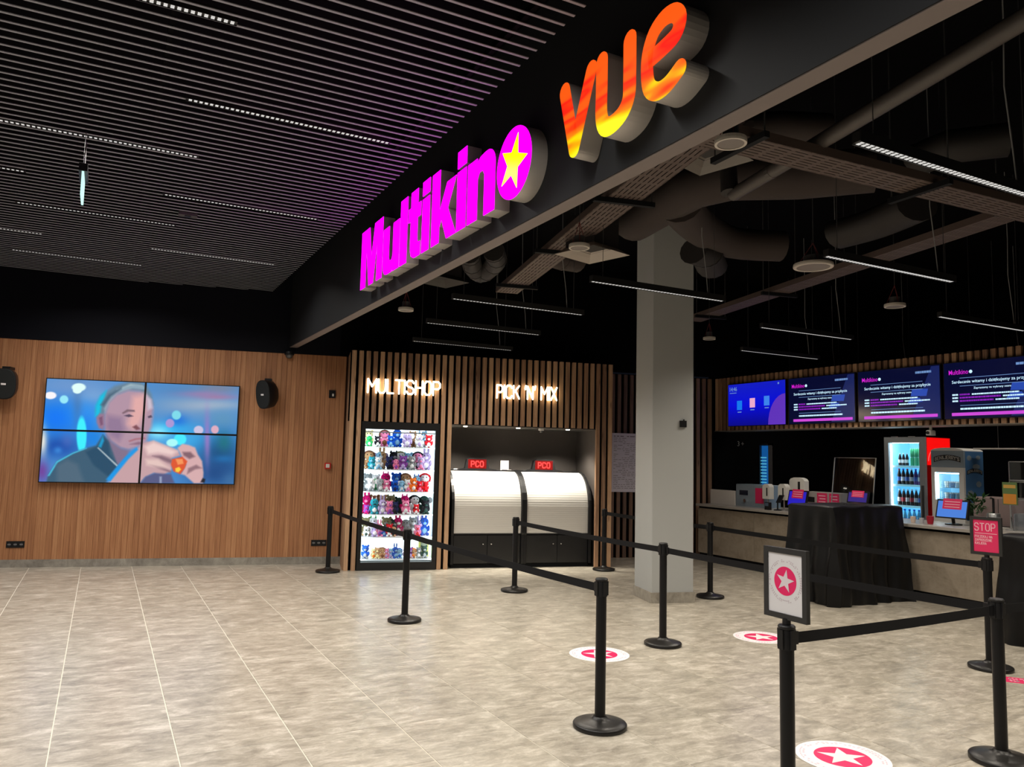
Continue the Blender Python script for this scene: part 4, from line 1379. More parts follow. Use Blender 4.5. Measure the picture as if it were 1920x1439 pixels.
wt = tag(MB().bevbox(CX, CX + .9, 1.2, 10.6, CZ - .04, CZ, .004).build('worktop', WORKTOP), 'long pale worktop of the snack bar counter', 'worktop')
cl = ['counter unit at the far end beside the pillar', 'second counter unit from the pillar', 'counter unit behind the left of the draped block', 'counter unit behind the draped block', 'counter unit with pale panel just right of the draped block', 'counter unit behind the stop sign', 'counter unit at the right edge']
for k in range(7):
    y1_ = 10.6 - k * 1.32
    t = thing('counter_unit', cl[k], 'counter', (CX, y1_ - .66, 0), 0, 'counter units')
    box('body', .1, .88, -.655, .655, .1, CZ - .065, BLACK, t)
    box('front_panel', .06, .08, -.657, .657, .115, CZ - .075, PANEL, t)
    box('shadow_gap', .08, .1, -.655, .655, CZ - .075, CZ - .041, VOID, t)
    box('plinth', .12, .8, -.655, .655, 0, .1, BLACK, t)

# draped blocks: cloth hung over a box with folds
def drape(cx0, cx1, cy0, cy1, hz, label, seed, amp=.05):
    random.seed(seed)
    t = thing('draped_block', label, 'drape', ((cx0 + cx1) / 2, (cy0 + cy1) / 2, 0))
    a, b_ = (cx1 - cx0) / 2, (cy1 - cy0) / 2
    box('table', -a + .06, a - .06, -b_ + .06, b_ - .06, 0.0, hz - .02, BLACK, t)
    n = 220
    per = []
    P4 = [(-a, -b_), (a, -b_), (a, b_), (-a, b_)]
    tot = 4 * (a + b_)
    for k in range(n):
        s = k / n * tot
        if s < 2 * a:
            p, nrm = (-a + s, -b_), (0, -1)
        elif s < 2 * a + 2 * b_:
            p, nrm = (a, -b_ + s - 2 * a), (1, 0)
        elif s < 4 * a + 2 * b_:
            p, nrm = (a - (s - 2 * a - 2 * b_), b_), (0, 1)
        else:
            p, nrm = (-a, b_ - (s - 4 * a - 2 * b_)), (-1, 0)
        per.append((p, nrm, s))
    ph = [random.uniform(0, 6.28) for _ in range(9)]
    loops = []
    Z_ = [0.0, .04, .12, .25, .4, .55, .7, .82, .9, .96, 1.0]
    for zi in Z_:
        low = 1 - zi
        lp = []
        for p, nr, s in per:
            f = sum(math.sin(s * fr + ph[i] + low * sl) for i, (fr, sl) in enumerate(((9, 1.2), (17, -2.2), (26, 1.6), (5, .6)))) / 2.2
            swag = math.sin(s * 3 + zi * 9 + ph[6]) * .5
            d_ = amp * (low ** .6) * (f + swag) + .06 * low
            c_ = max(abs(p[0]) / a, .0) ** 8 * max(abs(p[1]) / b_, .0) ** 8
            d_ += .05 * low * c_
            lp.append((p[0] + nr[0] * d_, p[1] + nr[1] * d_, max(hz * zi, .004)))
        loops.append(lp)
    # rounded shoulder and rumpled top
    for sc, dz in ((.985, .018), (.94, .03), (.7, .034), (.4, .03), (.1, .034)):
        loops.append([(p[0] * sc, p[1] * sc, hz + dz + .008 * math.sin(p[0] * 14 + sc * 9) * math.sin(p[1] * 11)) for p, nr, s in per])
    MB().loft(loops).build('cloth', DRAPE, t, smooth=True)
    return t


drape(7.86, 9.16, 6.52, 7.22, 1.155, 'large block draped in black cloth in front of the counter', 4)
drape(7.95, 9.16, 3.35, 4.62, 1.02, 'block draped in black cloth at the right edge', 9)

# menu screens
SCRN = mat('menu_black', (0.004, 0.004, 0.008), .12, emit=srgb(6, 10, 44), es=1.0)
E_W = emis('menu_white', srgb(190, 225, 245), 1.25)
E_L = emis('menu_blue_white', srgb(120, 160, 220), .8)
E_P = emis('menu_magenta', srgb(216, 30, 214), 1.0)
E_V = emis('menu_violet', srgb(140, 30, 190), .9)
E_BAR = emis('menu_pink_bar', srgb(205, 70, 215), 1.0)
E_BL = emis('menu_blue', srgb(40, 80, 190), .8)
fnm = lambda u_, v_, w_: (-w_, -u_, v_)


def put_text(parent, s, u_, v_, wfit, hfit, m, w=.002, name='lettering'):
    me = text_mesh(s, 1.0)
    xs = [v.co.x for v in me.vertices]; ys = [v.co.y for v in me.vertices]
    o = inst(name, me, m, parent)
    sx = wfit / (max(xs) - min(xs)); sy = hfit / (max(ys) - min(ys))
    o.matrix_local = Matrix.Translation((-w, -(u_ - min(xs) * sx), v_ - min(ys) * sy)) @ Matrix(((0, 0, -1, 0), (-1, 0, 0, 0), (0, 1, 0, 0), (0, 0, 0, 1))) @ Matrix.Diagonal((sx, sy, 1, 1))
    return o


def menu(y_left, y_right, label, w_clip=None):
    WD, HT = y_left - y_right, .738
    t = thing('menu_screen', label, 'screen', (9.70, y_left, 2.313), 0, 'menu screens')
    box('panel', 0, .05, -WD, 0, 0, HT, PLASTIC, t)
    sc = MB().prism([(.008, .008), (WD - .008, .008), (WD - .008, HT - .008), (.008, HT - .008)], 0, .0015, fnm).build('display', SCRN, t)
    U_ = lambda f: f * WD
    V_ = lambda f: (1 - f) * HT
    MB().prism([(U_(.66), V_(.97)), (U_(.99), V_(.97)), (U_(.99), V_(.03)), (U_(.9), V_(.03))], .0015, .0017, fnm).build('picture', emis('menu_deep_blue', srgb(12, 30, 92), .9), sc)
    put_text(sc, 'Multikino', U_(.06), V_(.22), U_(.2), .06, E_P, .003, 'logo')
    MB().prism(circle(.022, 16, (U_(.285), V_(.185))), .002, .003, fnm).build('logo_dot', E_W, sc)
    put_text(sc, 'Serdecznie witamy i dziękujemy za przybycie', U_(.09), V_(.395), U_(.8), .052, E_W, .003)
    put_text(sc, 'Zapraszamy na wybrany seans', U_(.31), V_(.5), U_(.36), .034, E_W, .003)
    rng = random.Random(int(y_left * 100))
    # lines of print too small to read: broken bars
    def row(f0, f1, v, hgt, m):
        mb = MB(); x_ = f0
        while x_ < f1:
            l = min(rng.uniform(.006, .035), f1 - x_)
            mb.prism([(U_(x_), V_(v)), (U_(x_ + l), V_(v)), (U_(x_ + l), V_(v) + hgt), (U_(x_), V_(v) + hgt)], .002, .003, fnm)
            x_ += l + .0035
        mb.build('print_line', m, sc)
    for v in (.29, .43, .77):
        mb = MB().prism([(U_(.17), V_(v)), (U_(.8), V_(v)), (U_(.8), V_(v) + .006), (U_(.17), V_(v) + .006)], .002, .003, fnm)
        mb.build('rule', E_L, sc)
    for v, a, b_ in ((.59, .27, .52), (.645, .57, .66), (.70, .50, .6)):
        row(.09, .15, v, .021, E_W)
        row(.165, a if v < .6 else a, v, .021, E_V)
        row(a + .02, .88 if v > .6 and v < .68 else .74, v, .018, E_W)
    row(.17, .82, .84, .023, E_W)
    MB().prism([(U_(.08), V_(.945)), (U_(.96), V_(.945)), (U_(.96), V_(.89)), (U_(.08), V_(.89))], .002, .003, fnm).build('pink_bar', E_BAR, sc)
    MB().prism([(U_(.66), V_(.55)), (U_(.84), V_(.56)), (U_(.86), V_(.43)), (U_(.68), V_(.42))], .0018, .0022, fnm).build('picture', E_BL, sc)
    MB().prism([(U_(.62), V_(.68)), (U_(.8), V_(.66)), (U_(.76), V_(.58)), (U_(.66), V_(.59))], .0018, .0022, fnm).build('picture', E_BL, sc)
    put_text(sc, 'cinema', U_(.72), V_(.14), U_(.16), .03, E_L, .003, 'logo') if False else row(.72, .9, .14, .03, E_L)
    return t


menu(8.875, 7.625, 'second menu screen from the left with pink bar')
menu(7.58, 6.315, 'third menu screen from the left reflecting the neon words')
menu(6.275, 5.0, 'fourth menu screen from the left cut by the right edge')
t = thing('menu_screen', 'blue menu screen at the left end showing a home page with icons', 'screen', (9.70, 10.235, 2.313), 0, 'menu screens')
WD, HT = 1.305, .738
box('panel', 0, .05, -WD, 0, 0, HT, PLASTIC, t)
HOME = mat('home_screen', (0.004, 0.004, 0.01), .12)
nd, lk, b = nodes(HOME)
tc = nd.new('ShaderNodeTexCoord'); sp = nd.new('ShaderNodeSeparateXYZ'); lk.new(tc.outputs['Generated'], sp.inputs[0])
rp_ = ramp(nd, [(0, srgb(10, 10, 130)), (.5, srgb(8, 14, 215)), (1, srgb(20, 30, 190))]); lk.new(sp.outputs[2], rp_.inputs[0])
lk.new(rp_.outputs[0], b.inputs['Emission Color']); b.inputs['Emission Strength'].default_value = 1.0
sc = MB().prism([(.008, .008), (WD - .008, .008), (WD - .008, HT - .008), (.008, HT - .008)], 0, .0015, fnm).build('display', HOME, t)
put_text(sc, '14:46', .05, .61, .17, .075, E_L, .003, 'clock')
MB().prism([(.05, .575), (.21, .575), (.21, .585), (.05, .585)], .002, .003, fnm).build('date_line', E_L, sc)
arcp = [(WD - .01, .01), (.93, .01)] + [(.93 + (WD - .94) * (1 - math.cos(k / 8 * PI / 2)), .01 + .5 * math.sin(k / 8 * PI / 2)) for k in range(1, 9)]
MB().prism(arcp, .0018, .0025, fnm).build('circle_corner', emis('home_violet', srgb(95, 50, 185), 1.0), sc)
for u_, v_, m in ((.28, .36, emis('icon_blue', srgb(20, 120, 235), 1.0)), (.58, .39, emis('icon_peach', srgb(235, 170, 205), 1.0)), (.9, .41, emis('icon_sky', srgb(60, 130, 235), 1.0))):
    MB().prism([(u_ - .06, v_ - .08), (u_ + .06, v_ - .08), (u_ + .06, v_ + .08), (u_ - .06, v_ + .08)], .002, .003, fnm).build('icon', m, sc)
    MB().prism([(u_ - .045, v_ - .125), (u_ + .045, v_ - .125), (u_ + .045, v_ - .11), (u_ - .045, v_ - .11)], .002, .003, fnm).build('caption', E_L, sc)
MB().prism([(1.14, .67), (1.17, .67), (1.17, .70), (1.14, .70)], .002, .003, fnm).build('icon', E_L, sc)
t = thing('security_camera', 'small white camera hanging under the menu bulkhead', 'camera', (9.85, atX(1745, 805, 9.85).y, 2.235))
MB().cyl((0, 0, 0), (0, 0, -.05), .02, 10).build('mount', WHITEPL, t)
MB().bevbox(-.06, .06, -.035, .035, -.12, -.05, .01).build('housing', WHITEPL, t)
MB().cyl((-.06, 0, -.085), (-.075, 0, -.085), .022, 12).build('lens', PLASTIC, t)

# ------------------------------------------------ drinks fridge
FX, FY0, FY1, FZ = 11.3, 7.63, 8.33, 2.155
fr = thing('drinks_fridge', 'tall lit glass door drinks fridge with red side', 'fridge', (FX, (FY0 + FY1) / 2, 0))
hw_ = (FY1 - FY0) / 2
GREYP = mat('fridge_grey', srgb(168, 172, 176), .4)
RED = mat('fridge_red', srgb(190, 8, 8), .35)
MB().box(.02, .62, -hw_, -hw_ + .03, .1, FZ).box(.02, .62, hw_ - .03, hw_, .1, FZ).box(.02, .62, -hw_ + .03, hw_ - .03, FZ - .06, FZ).box(.02, .62, -hw_ + .03, hw_ - .03, .1, .2).build('cabinet', RED, fr)
box('plinth', .05, .6, -hw_ + .02, hw_ - .02, 0, .1, BLACK, fr)
MB().box(-.03, .02, -hw_, -hw_ + .09, .12, FZ).box(-.03, .02, hw_ - .075, hw_, .12, FZ).box(-.03, .02, -hw_ + .09, hw_ - .075, FZ - .09, FZ).box(-.03, .02, -hw_ + .09, hw_ - .075, .12, .22).build('door_frame', GREYP, fr)
ICE = mat('glowing_fridge_lining', (0.5, 0.72, 0.8), .4, emit=srgb(60, 150, 205), es=.6)  # lining gives off a weak glow that stands for the inner lighting
box('back_lining', .56, .59, -hw_ + .03, hw_ - .03, .2, FZ - .06, ICE, fr)
box('side_lining', .03, .56, hw_ - .034, hw_ - .031, .2, FZ - .06, ICE, fr)
box('side_lining', .03, .56, -hw_ + .031, -hw_ + .034, .2, FZ - .06, ICE, fr)
box('ceiling_lining', .03, .56, -hw_ + .035, hw_ - .035, FZ - .066, FZ - .062, ICE, fr)
FLED = emis('fridge_led', (.82, .97, 1.0), 12)
box('light_strip', .03, .05, hw_ - .085, hw_ - .06, .25, FZ - .12, FLED, fr)
box('light_strip', .04, .09, -hw_ + .1, hw_ - .1, FZ - .095, FZ - .075, FLED, fr)
box('glass_door', -.016, -.008, -hw_ + .08, hw_ - .065, .2, FZ - .08, GLASS, fr)
box('red_lightbox', .03, .6, -hw_ - .006, -hw_, 1.72, FZ - .01, emis('red_panel', srgb(255, 6, 6), .95), fr)
MB().tube([(.25 + .2 * math.cos(a / 24 * 2 * PI), -hw_ - .009, 1.78 + .2 * math.sin(a / 24 * 2 * PI)) for a in range(0, 13)], .006, 5).build('circle_logo', emis('logo_pink', srgb(255, 110, 110), .9), fr)
for y_ in (-.18, .12):
    box('top_catch', -.032, .0, y_, y_ + .1, FZ, FZ + .012, STEEL, fr)
box('door_handle', -.06, -.04, -hw_ + .02, -hw_ + .05, .9, 1.4, DARKSTEEL, fr)
SHF = [1.70, 1.40, 1.07, .74]
for z_ in SHF:
    s_ = box('shelf', .06, .55, -hw_ + .05, hw_ - .05, z_ - .012, z_, mat('fridge_shelf', (.55, .75, .85), .3, emit=srgb(90, 190, 230), es=.35), fr)  # shelf and price rail glow faintly too, light put into their colour
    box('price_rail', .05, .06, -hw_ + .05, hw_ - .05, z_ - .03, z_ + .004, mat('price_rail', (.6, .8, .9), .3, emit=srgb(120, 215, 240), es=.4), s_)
BOT = MB().lathe([(.03, 0), (.034, .01), (.034, .11), (.031, .13), (.034, .15), (.022, .2), (.014, .225), (.014, .24)], 12).mesh('bottle_body', True)
CAPM = MB().lathe([(.017, .236), (.017, .258), (.004, .259)], 10).mesh('cap', True)
LABM = MB().lathe([(.0346, .06), (.0346, .125)], 12).mesh('label', True)
CANM = MB().lathe([(.026, 0), (.032, .008), (.032, .125), (.027, .135)], 12).mesh('can_body', True)
LIDM = MB().lathe([(.026, .134), (.026, .139), (.02, .137)], 12).mesh('lid', True)


def bottle(y_, z_, s_, body, cap, lab, label, xx=.14):
    t = thing('bottle', label, 'bottle', (FX + xx, y_, z_), 0, 'bottles in the drinks fridge')
    inst('bottle_body', BOT, body, t, scale=(s_, s_, s_)); inst('cap', CAPM, cap, t, scale=(s_, s_, s_)); inst('label', LABM, lab, t, scale=(s_, s_, s_))


COLA = mat('cola', (.02, .012, .012), .15)
WATER = mat('water_bottle', srgb(110, 190, 220), .15)
GRN = mat('green_drink', srgb(80, 190, 140), .2)
CAPR, CAPW, CAPB = mat('cap_red', srgb(190, 20, 30), .4), mat('cap_white', (.75, .8, .82), .4), mat('cap_blue', srgb(30, 80, 190), .4)
LABW, LABR, LABB = mat('label_white', (.75, .78, .8), .5), mat('label_red', srgb(190, 30, 50), .5), mat('label_blue', srgb(60, 110, 200), .5)
yl = (FY0 + FY1) / 2 + hw_ - .14
NT = ['first', 'second', 'third', 'fourth', 'fifth', 'sixth', 'seventh', 'eighth']
for k in range(3):
    bottle(yl - .02 - k * .062, SHF[0], .78, COLA, CAPW, LABW, '%s dark bottle with white label from the left on the fridge top shelf' % NT[k])
for k in range(4):
    t = thing('drink_can', '%s green can from the left on the fridge top shelf' % NT[k], 'can', (FX + .14, yl - .235 - k * .068, SHF[0]), 0, 'cans in the drinks fridge')
    inst('can_body', CANM, GRN, t); inst('lid', LIDM, STEEL, t)
    if k < 3:
        t = thing('drink_can', '%s green can from the left in the upper layer on the fridge top shelf' % NT[k], 'can', (FX + .14, yl - .235 - k * .068, SHF[0] + .14), 0, 'cans in the drinks fridge')
        inst('can_body', CANM, GRN, t); inst('lid', LIDM, STEEL, t)
for k in range(7):
    bottle(yl - k * .072, SHF[1], .98, [COLA, COLA, COLA, COLA, mat('purple_drink', srgb(90, 60, 130), .2), mat('purple_drink', srgb(90, 60, 130), .2), mat('pink_drink', srgb(190, 90, 130), .2)][k], [CAPR, CAPB, CAPR, CAPW, CAPB, CAPW, CAPR][k], [LABB, LABW, LABB, LABW, LABB, LABW, LABR][k], '%s bottle from the left on the fridge second shelf' % NT[k])
for k in range(7):
    bottle(yl - k * .072, SHF[2], 1.0, COLA, CAPW, [LABW, LABR, LABW, LABR, LABW, LABB, LABW][k], '%s white capped dark bottle from the left on the fridge third shelf' % NT[k])
for k in range(6):
    bottle(yl - k * .082, SHF[3], 1.05, WATER, CAPB, LABB, '%s clear water bottle from the left on the fridge bottom shelf' % NT[k])

# ------------------------------------------------ ice cream freezer
BX, BY0, BY1, BZ = 10.8, 6.715, 7.20, 1.93
bf = thing('ice_cream_freezer', 'white upright ice cream freezer with BEN & JERRY\'S banner'.replace(" BEN & JERRY'S", ' black arched'), 'freezer', (BX, (BY0 + BY1) / 2, 0))
hb = (BY1 - BY0) / 2
WHF = mat('freezer_white', srgb(236, 234, 230), .4)
SKYB = mat('freezer_sky', srgb(84, 132, 186), .45)
MB().box(.02, .44, -hb, -hb + .02, .1, BZ).box(.02, .44, hb - .02, hb, .1, BZ).box(.02, .44, -hb + .02, hb - .02, 1.7, BZ).box(.02, .44, -hb + .02, hb - .02, .1, 1.0).build('cabinet', WHF, bf)
box('base', .05, .42, -hb + .02, hb - .02, 0, .1, BLACK, bf)
top = [(-hb, BZ)] + [(hb * math.sin(-PI / 2 + PI * k / 12), BZ + .045 * math.cos(-PI / 2 + PI * k / 12)) for k in range(1, 12)] + [(hb, BZ)]
MB().prism(top, -.02, .45, lambda u_, v_, w_: (w_, u_, v_)).build('arched_top', WHF, bf)
MB().box(-.02, .02, -hb, -hb + .07, .9, 1.69).box(-.02, .02, hb - .05, hb, .9, 1.69).box(-.02, .02, -hb + .07, hb - .05, 1.62, 1.69).box(-.02, .02, -hb + .07, hb - .05, .9, 1.22).build('door_frame', WHF, bf)
box('header', -.018, .02, -hb, hb, 1.69, BZ, mat('header_print', srgb(150, 166, 180), .45), bf)
box('back_lining', .4, .42, -hb + .02, hb - .02, 1.0, 1.7, ICE, bf)
box('side_lining', .03, .4, hb - .024, hb - .021, 1.0, 1.7, ICE, bf)
box('light_strip', .025, .04, hb - .075, hb - .06, 1.24, 1.6, FLED, bf)
box('light_strip', .025, .05, -hb + .09, hb - .07, 1.6, 1.61, FLED, bf)
box('glass_door', -.008, -.003, -hb + .07, hb - .05, 1.22, 1.62, GLASS, bf)
box('side_print', .02, .44, -hb - .003, -hb, .95, BZ - .005, SKYB, bf)
CLOUD = mat('cloud_print', srgb(150, 166, 180), .5)
HILL = mat('hill_print', srgb(30, 52, 34), .5)
fs_ = lambda u_, v_, w_: (.02 + u_, -hb - .003 - w_, v_)


def blob(c, r, n=14):
    return [(c[0] + r[0] * math.cos(2 * PI * k / n) * (1 + .15 * (k % 2)), c[1] + r[1] * math.sin(2 * PI * k / n) * (1 + .15 * (k % 2))) for k in range(n)]


for c_, r_ in (((.09, 1.83), (.05, .035)), ((.3, 1.84), (.05, .03)), ((.25, 1.71), (.08, .035)), ((.3, 1.46), (.06, .04)), ((.1, 1.32), (.07, .05))):
    MB().prism(blob(c_, r_), 0, .001, fs_).build('cloud', CLOUD, bf)
MB().prism([(0, .96), (.42, .96), (.42, 1.14), (.36, 1.22), (.28, 1.16), (.2, 1.12), (.12, 1.2), (.05, 1.26), (0, 1.27)], .0012, .002, fs_).build('hill', HILL, bf)


def banner(cu, cv, hw2, hgt, sag, fn, w, parent):
    n = 12
    topl = [(cu - hw2 + 2 * hw2 * k / n, cv + hgt / 2 + sag * (1 - (2 * k / n - 1) ** 2)) for k in range(n + 1)]
    botl = [(p, q - hgt) for p, q in topl]
    bo = MB().prism(topl + botl[::-1], w, w + .001, fn).build('banner', mat('banner_black', (.008, .008, .008), .5), parent)
    hh = hgt * .6
    lay, wd_ = stroke_layout("BEN&JERRY'S", hh, .22, .8)
    sc_ = (2 * hw2 * .9) / wd_
    mb = MB()
    for c, sts in lay:
        for l in sts:
            pts = []
            for p in l:
                uu = cu - hw2 * .9 + p[0] * sc_
                f = (uu - cu) / hw2
                pts.append((uu, cv - hh / 2 + p[1] + sag * (1 - f * f)))
            stroke_flat(mb, pts, hh * .17, fn, w + .0012, w + .002)
    mb.build('lettering', mat('banner_text', srgb(220, 220, 215), .5), bo)


banner(0, 1.80, .2, .075, .035, lambda u_, v_, w_: (-.018 - w_, -u_, v_), 0.0005, bf)
banner(.21, 1.62, .18, .055, .035, fs_, .0012, bf)
BASK = mat('basket_wire', (.25, .4, .45), .4, .4)
for z_ in (1.24, 1.40):
    bk = MB()
    for z2 in (0, .03, .06, .09):
        bk.box(.06, .065, -hb + .09, hb - .08, z_ + z2, z_ + z2 + .004)
    for k in range(9):
        y_ = -hb + .1 + k * .036
        bk.box(.06, .065, y_, y_ + .004, z_, z_ + .095)
    bk.box(.06, .38, -hb + .09, hb - .08, z_ - .004, z_)
    bk.build('basket', BASK, bf)
random.seed(2)
for bi, z_ in enumerate((1.24, 1.40)):
    for k in range(4):
        t = thing('ice_cream_tub', '%s ice cream tub from the left in the freezer %s basket' % (NT[k], 'lower' if bi == 0 else 'upper'), 'tub', (BX + .16, BY1 - .12 - k * .082, z_), 0, 'ice cream tubs in the freezer')
        MB().lathe([(.03, 0), (.036, .075)], 12).build('tub_body', mat('tub_%d' % (k % 3), srgb(*[(210, 215, 220), (90, 130, 180), (150, 170, 190)][k % 3]), .5), t)
        MB().lathe([(.038, .074), (.038, .084), (.03, .085)], 12).build('lid', WHITEPL, t)
t = thing('light_bar', 'flat white light bar reaching right from the ice cream freezer', 'lamp', (10.95, 6.68, 1.955))
MB().bevbox(0, .2, -.62, 0, 0, .02, .004).build('bar', mat('bar_white', srgb(215, 210, 205), .4), t)
MB().cyl((.1, -.3, .02), (.1, -.3, 2.98), .004, 6).build('suspension_rod', DARKSTEEL, t)

# ------------------------------------------------ till points and small things on the worktop
WALLW = mat('splash_white', srgb(222, 216, 210), .5)
t = tag(MB().bevbox(9.62, 9.65, 9.99, 10.6, CZ, CZ + .25, .004).build('splash_panel', WALLW), 'low white upright panel at the far end of the worktop', 'panel')
t = thing('steel_dispenser', 'steel box machine with dark display at the far end of the worktop', 'machine', (9.62, 9.64, CZ))
MB().bevbox(0, .36, -.33, .33, 0, .37, .008).build('housing', mat('machine_steel', srgb(150, 165, 178), .35, .3), t)
box('display', -.004, 0, .05, .24, .19, .27, mat('dark_display', (.01, .015, .03), .2), t)
MB().cyl((-.001, .1, .1), (-.03, .1, .1), .03, 14).build('knob', CHROME, t)
box('pink_notice', -.004, 0, -.3, -.12, .07, .32, PINKSIGN, t)


def dispenser(px, py0, py1, w_, X, label):
    base = atX(px, py0, X); topp = atX(px, py1, X)
    z0, hgt = max(base.z, CZ), topp.z - max(base.z, CZ)
    t = thing('soap_dispenser', label, 'dispenser', (X, base.y, CZ), 0, 'white dispensers on the worktop')
    a = w_ / 2
    z0 -= CZ
    prof = [(-a, z0), (a, z0), (a, z0 + hgt * .8), (a * .8, z0 + hgt * .93), (a * .4, z0 + hgt), (-a * .4, z0 + hgt), (-a * .8, z0 + hgt * .93), (-a, z0 + hgt * .8)]
    MB().prism(prof, 0, .1, lambda u_, v_, w: (w, u_, v_)).build('housing', WHITEPL, t)
    box('window', -.003, 0, -a * .45, -a * .15, z0 + hgt * .2, z0 + hgt * .75, PLASTIC, t)
    MB().cyl((.05, 0, 0), (.05, 0, z0), .012, 10).build('stem', STEEL, t)
    MB().lathe([(.06, 0), (.06, .008), (.02, .012)], 16, (.05, 0, 0)).build('foot', STEEL, t)


dispenser(1436, 936, 908, .15, 9.55, 'left small white dispenser beside the pink notice')
dispenser(1466, 938, 908, .16, 9.55, 'right small white dispenser behind the blue till screen')
dispenser(1494, 926, 896, .3, 9.75, 'wide white dispenser above the blue till screen')


def till(px, py0, py1, w_, X, label, lit):
    c = atX(px, (py0 + py1) / 2, X)
    hgt = atX(px, py1, X).z - atX(px, py0, X).z
    t = thing('till_screen', label, 'till', (X, c.y, CZ), 0, 'till screens on the counter')
    z0 = c.z - CZ - hgt / 2
    MB().lathe([(.1, 0), (.1, .015), (.03, .025)], 20, (.06, 0, 0)).build('foot', PLASTIC, t)
    MB().cyl((.06, 0, .02), (.04, 0, max(z0 + .05, .06)), .02, 10).build('stand', PLASTIC, t)
    tb = lambda u_, v_, w: (w + (v_ - z0) * .25, -u_, v_)
    MB().prism([(-w_ / 2, z0), (w_ / 2, z0), (w_ / 2, z0 + hgt), (-w_ / 2, z0 + hgt)], 0, .035, tb).build('monitor', PLASTIC, t)
    m = .018
    d_ = MB().prism([(-w_ / 2 + m, z0 + m), (w_ / 2 - m, z0 + m), (w_ / 2 - m, z0 + hgt - m), (-w_ / 2 + m, z0 + hgt - m)], -.002, 0, tb).build('display', lit, t)
    nt_ = MB().prism([(-w_ * .3, z0 + hgt * .5), (w_ * .3, z0 + hgt * .5), (w_ * .3, z0 + hgt * 1.06), (-w_ * .3, z0 + hgt * 1.06)], -.005, -.003, tb).build('pink_notice', PINKSIGN, t)
    mb = MB()
    for k in range(3):
        v_ = z0 + hgt * (.6 + .14 * k)
        mb.prism([(-w_ * .24, v_), (w_ * .24, v_), (w_ * .24, v_ + hgt * .035), (-w_ * .24, v_ + hgt * .035)], -.0065, -.005, tb)
    mb.build('print_line', TEXTP, nt_)


till(1492, 950, 920, .36, 9.45, 'blue till screen with pink notice left of the draped block', emis('till_blue', srgb(30, 20, 190), .9))
till(1606, 944, 922, .34, 9.6, 'till screen with pink notice behind the draped block', emis('till_indigo', srgb(40, 20, 130), .8))
till(1782, 973, 938, .42, 9.7, 'till screen with blue page and pink notice before the ice cream freezer', emis('till_sky', srgb(70, 130, 225), .9))
# notice board with pink posters
t = thing('notice_board', 'steel box with two pink notices behind the draped block', 'notice', (9.95, atX(1535, 925, 9.95).y, CZ))
box('housing', 0, .25, -.42, .32, 0, .3, mat('notice_steel', srgb(176, 168, 164), .4, .2), t)
for a, b_ in ((-.16, .03), (-.38, -.2)):
    n_ = box('pink_notice', -.004, 0, a, b_, .02, .29, PINKSIGN, t)
    mb = MB()
    for k in range(5):
        mb.box(-.006, -.004, a + .03, b_ - .03 - .02 * (k % 2), .06 + k * .045, .075 + k * .045)
    mb.build('print_line', TEXTP, n_)
box('dark_panel', -.004, 0, .08, .28, .14, .22, PLASTIC, t)
# glass sneeze guard
gp = atX(1556, 900, 9.66); gq = atX(1633, 900, 9.66)
t = thing('glass_screen', 'upright clear glass screen on the counter behind the draped block', 'screen', (9.66, 0, CZ))
LEAN = .115
MB().prism([(0, .03), (.008, .03), (.008 + LEAN, .84), (LEAN, .84)], gq.y, gp.y, lambda u_, v_, w_: (u_, w_, v_)).build('pane', GLASS2, t)
for y_ in (gq.y, gp.y):
    MB().prism([(-.004, 0), (.010, 0), (.010 + LEAN, .845), (-.004 + LEAN, .845)], y_ - .005, y_ + .005, lambda u_, v_, w_: (u_, w_, v_)).build('edge_post', STEEL, t)
    MB().lathe([(.05, 0), (.05, .01), (.02, .04)], 14, (.004, y_, 0)).build('foot', CHROME, t)
box('top_edge', LEAN, LEAN + .008, gq.y, gp.y, .84, .845, STEEL, t)
# card terminal on a stand
c = G(1460, 952, CZ)
t = thing('card_terminal', 'black card terminal on a stand at the front of the worktop', 'terminal', (9.42, atX(1458, 940, 9.42).y, CZ))
MB().lathe([(.06, 0), (.06, .012), (.02, .02)], 16).build('foot', PLASTIC, t)
MB().tube([(0, 0, .015), (0, 0, .12), (.02, -.02, .17)], .012, 8).build('arm', PLASTIC, t)
MB().prism([(-.04, 0), (.04, 0), (.04, .15), (-.04, .15)], 0, .03, lambda u_, v_, w: (-.02 + w + v_ * .5, u_ - .02, .12 + v_ * .8)).build('keypad', PLASTIC, t)
t = thing('card_terminal', 'small black upright terminal beside the white dispensers', 'terminal', (9.36, atX(1440, 945, 9.36).y, CZ))
MB().bevbox(-.03, .03, -.05, .05, 0, .12, .006).build('housing', PLASTIC, t)
box('display', -.032, -.03, -.035, .035, .06, .11, emis('terminal', srgb(60, 70, 80), .4), t)
# items right of the fridge
t = thing('potted_plant', 'small leafy green plant on the counter beside the ice cream freezer', 'plant', (10.05, atX(1832, 960, 10.05).y, CZ))
MB().lathe([(.05, 0), (.07, .1), (.075, .11), (.06, .1)], 14).build('pot', PLASTIC, t)
LEAF = mat('leaf_green', srgb(36, 76, 30), .5)
random.seed(8)
lf = MB().add([(0, 0, 0), (.022, .05, .01), (0, .11, 0), (-.022, .05, .01), (0, .05, -.004)], [(0, 1, 4), (1, 2, 4), (2, 3, 4), (3, 0, 4)]).mesh('leaf')
for k in range(46):
    o = inst('leaf', lf, LEAF, t, (random.gauss(0, .045), random.gauss(0, .045), .1 + random.random() * .26))
    o.rotation_euler = (random.uniform(-.3, 1.2), random.uniform(-.6, .6), random.uniform(0, 6.28))
t = thing('pump_canister', 'steel sauce canister with black pump at the right of the counter', 'canister', (9.85, atX(1863, 960, 9.85).y, CZ))
MB().lathe([(.075, 0), (.075, .17), (.07, .18)], 20).build('canister', STEEL, t, smooth=True)
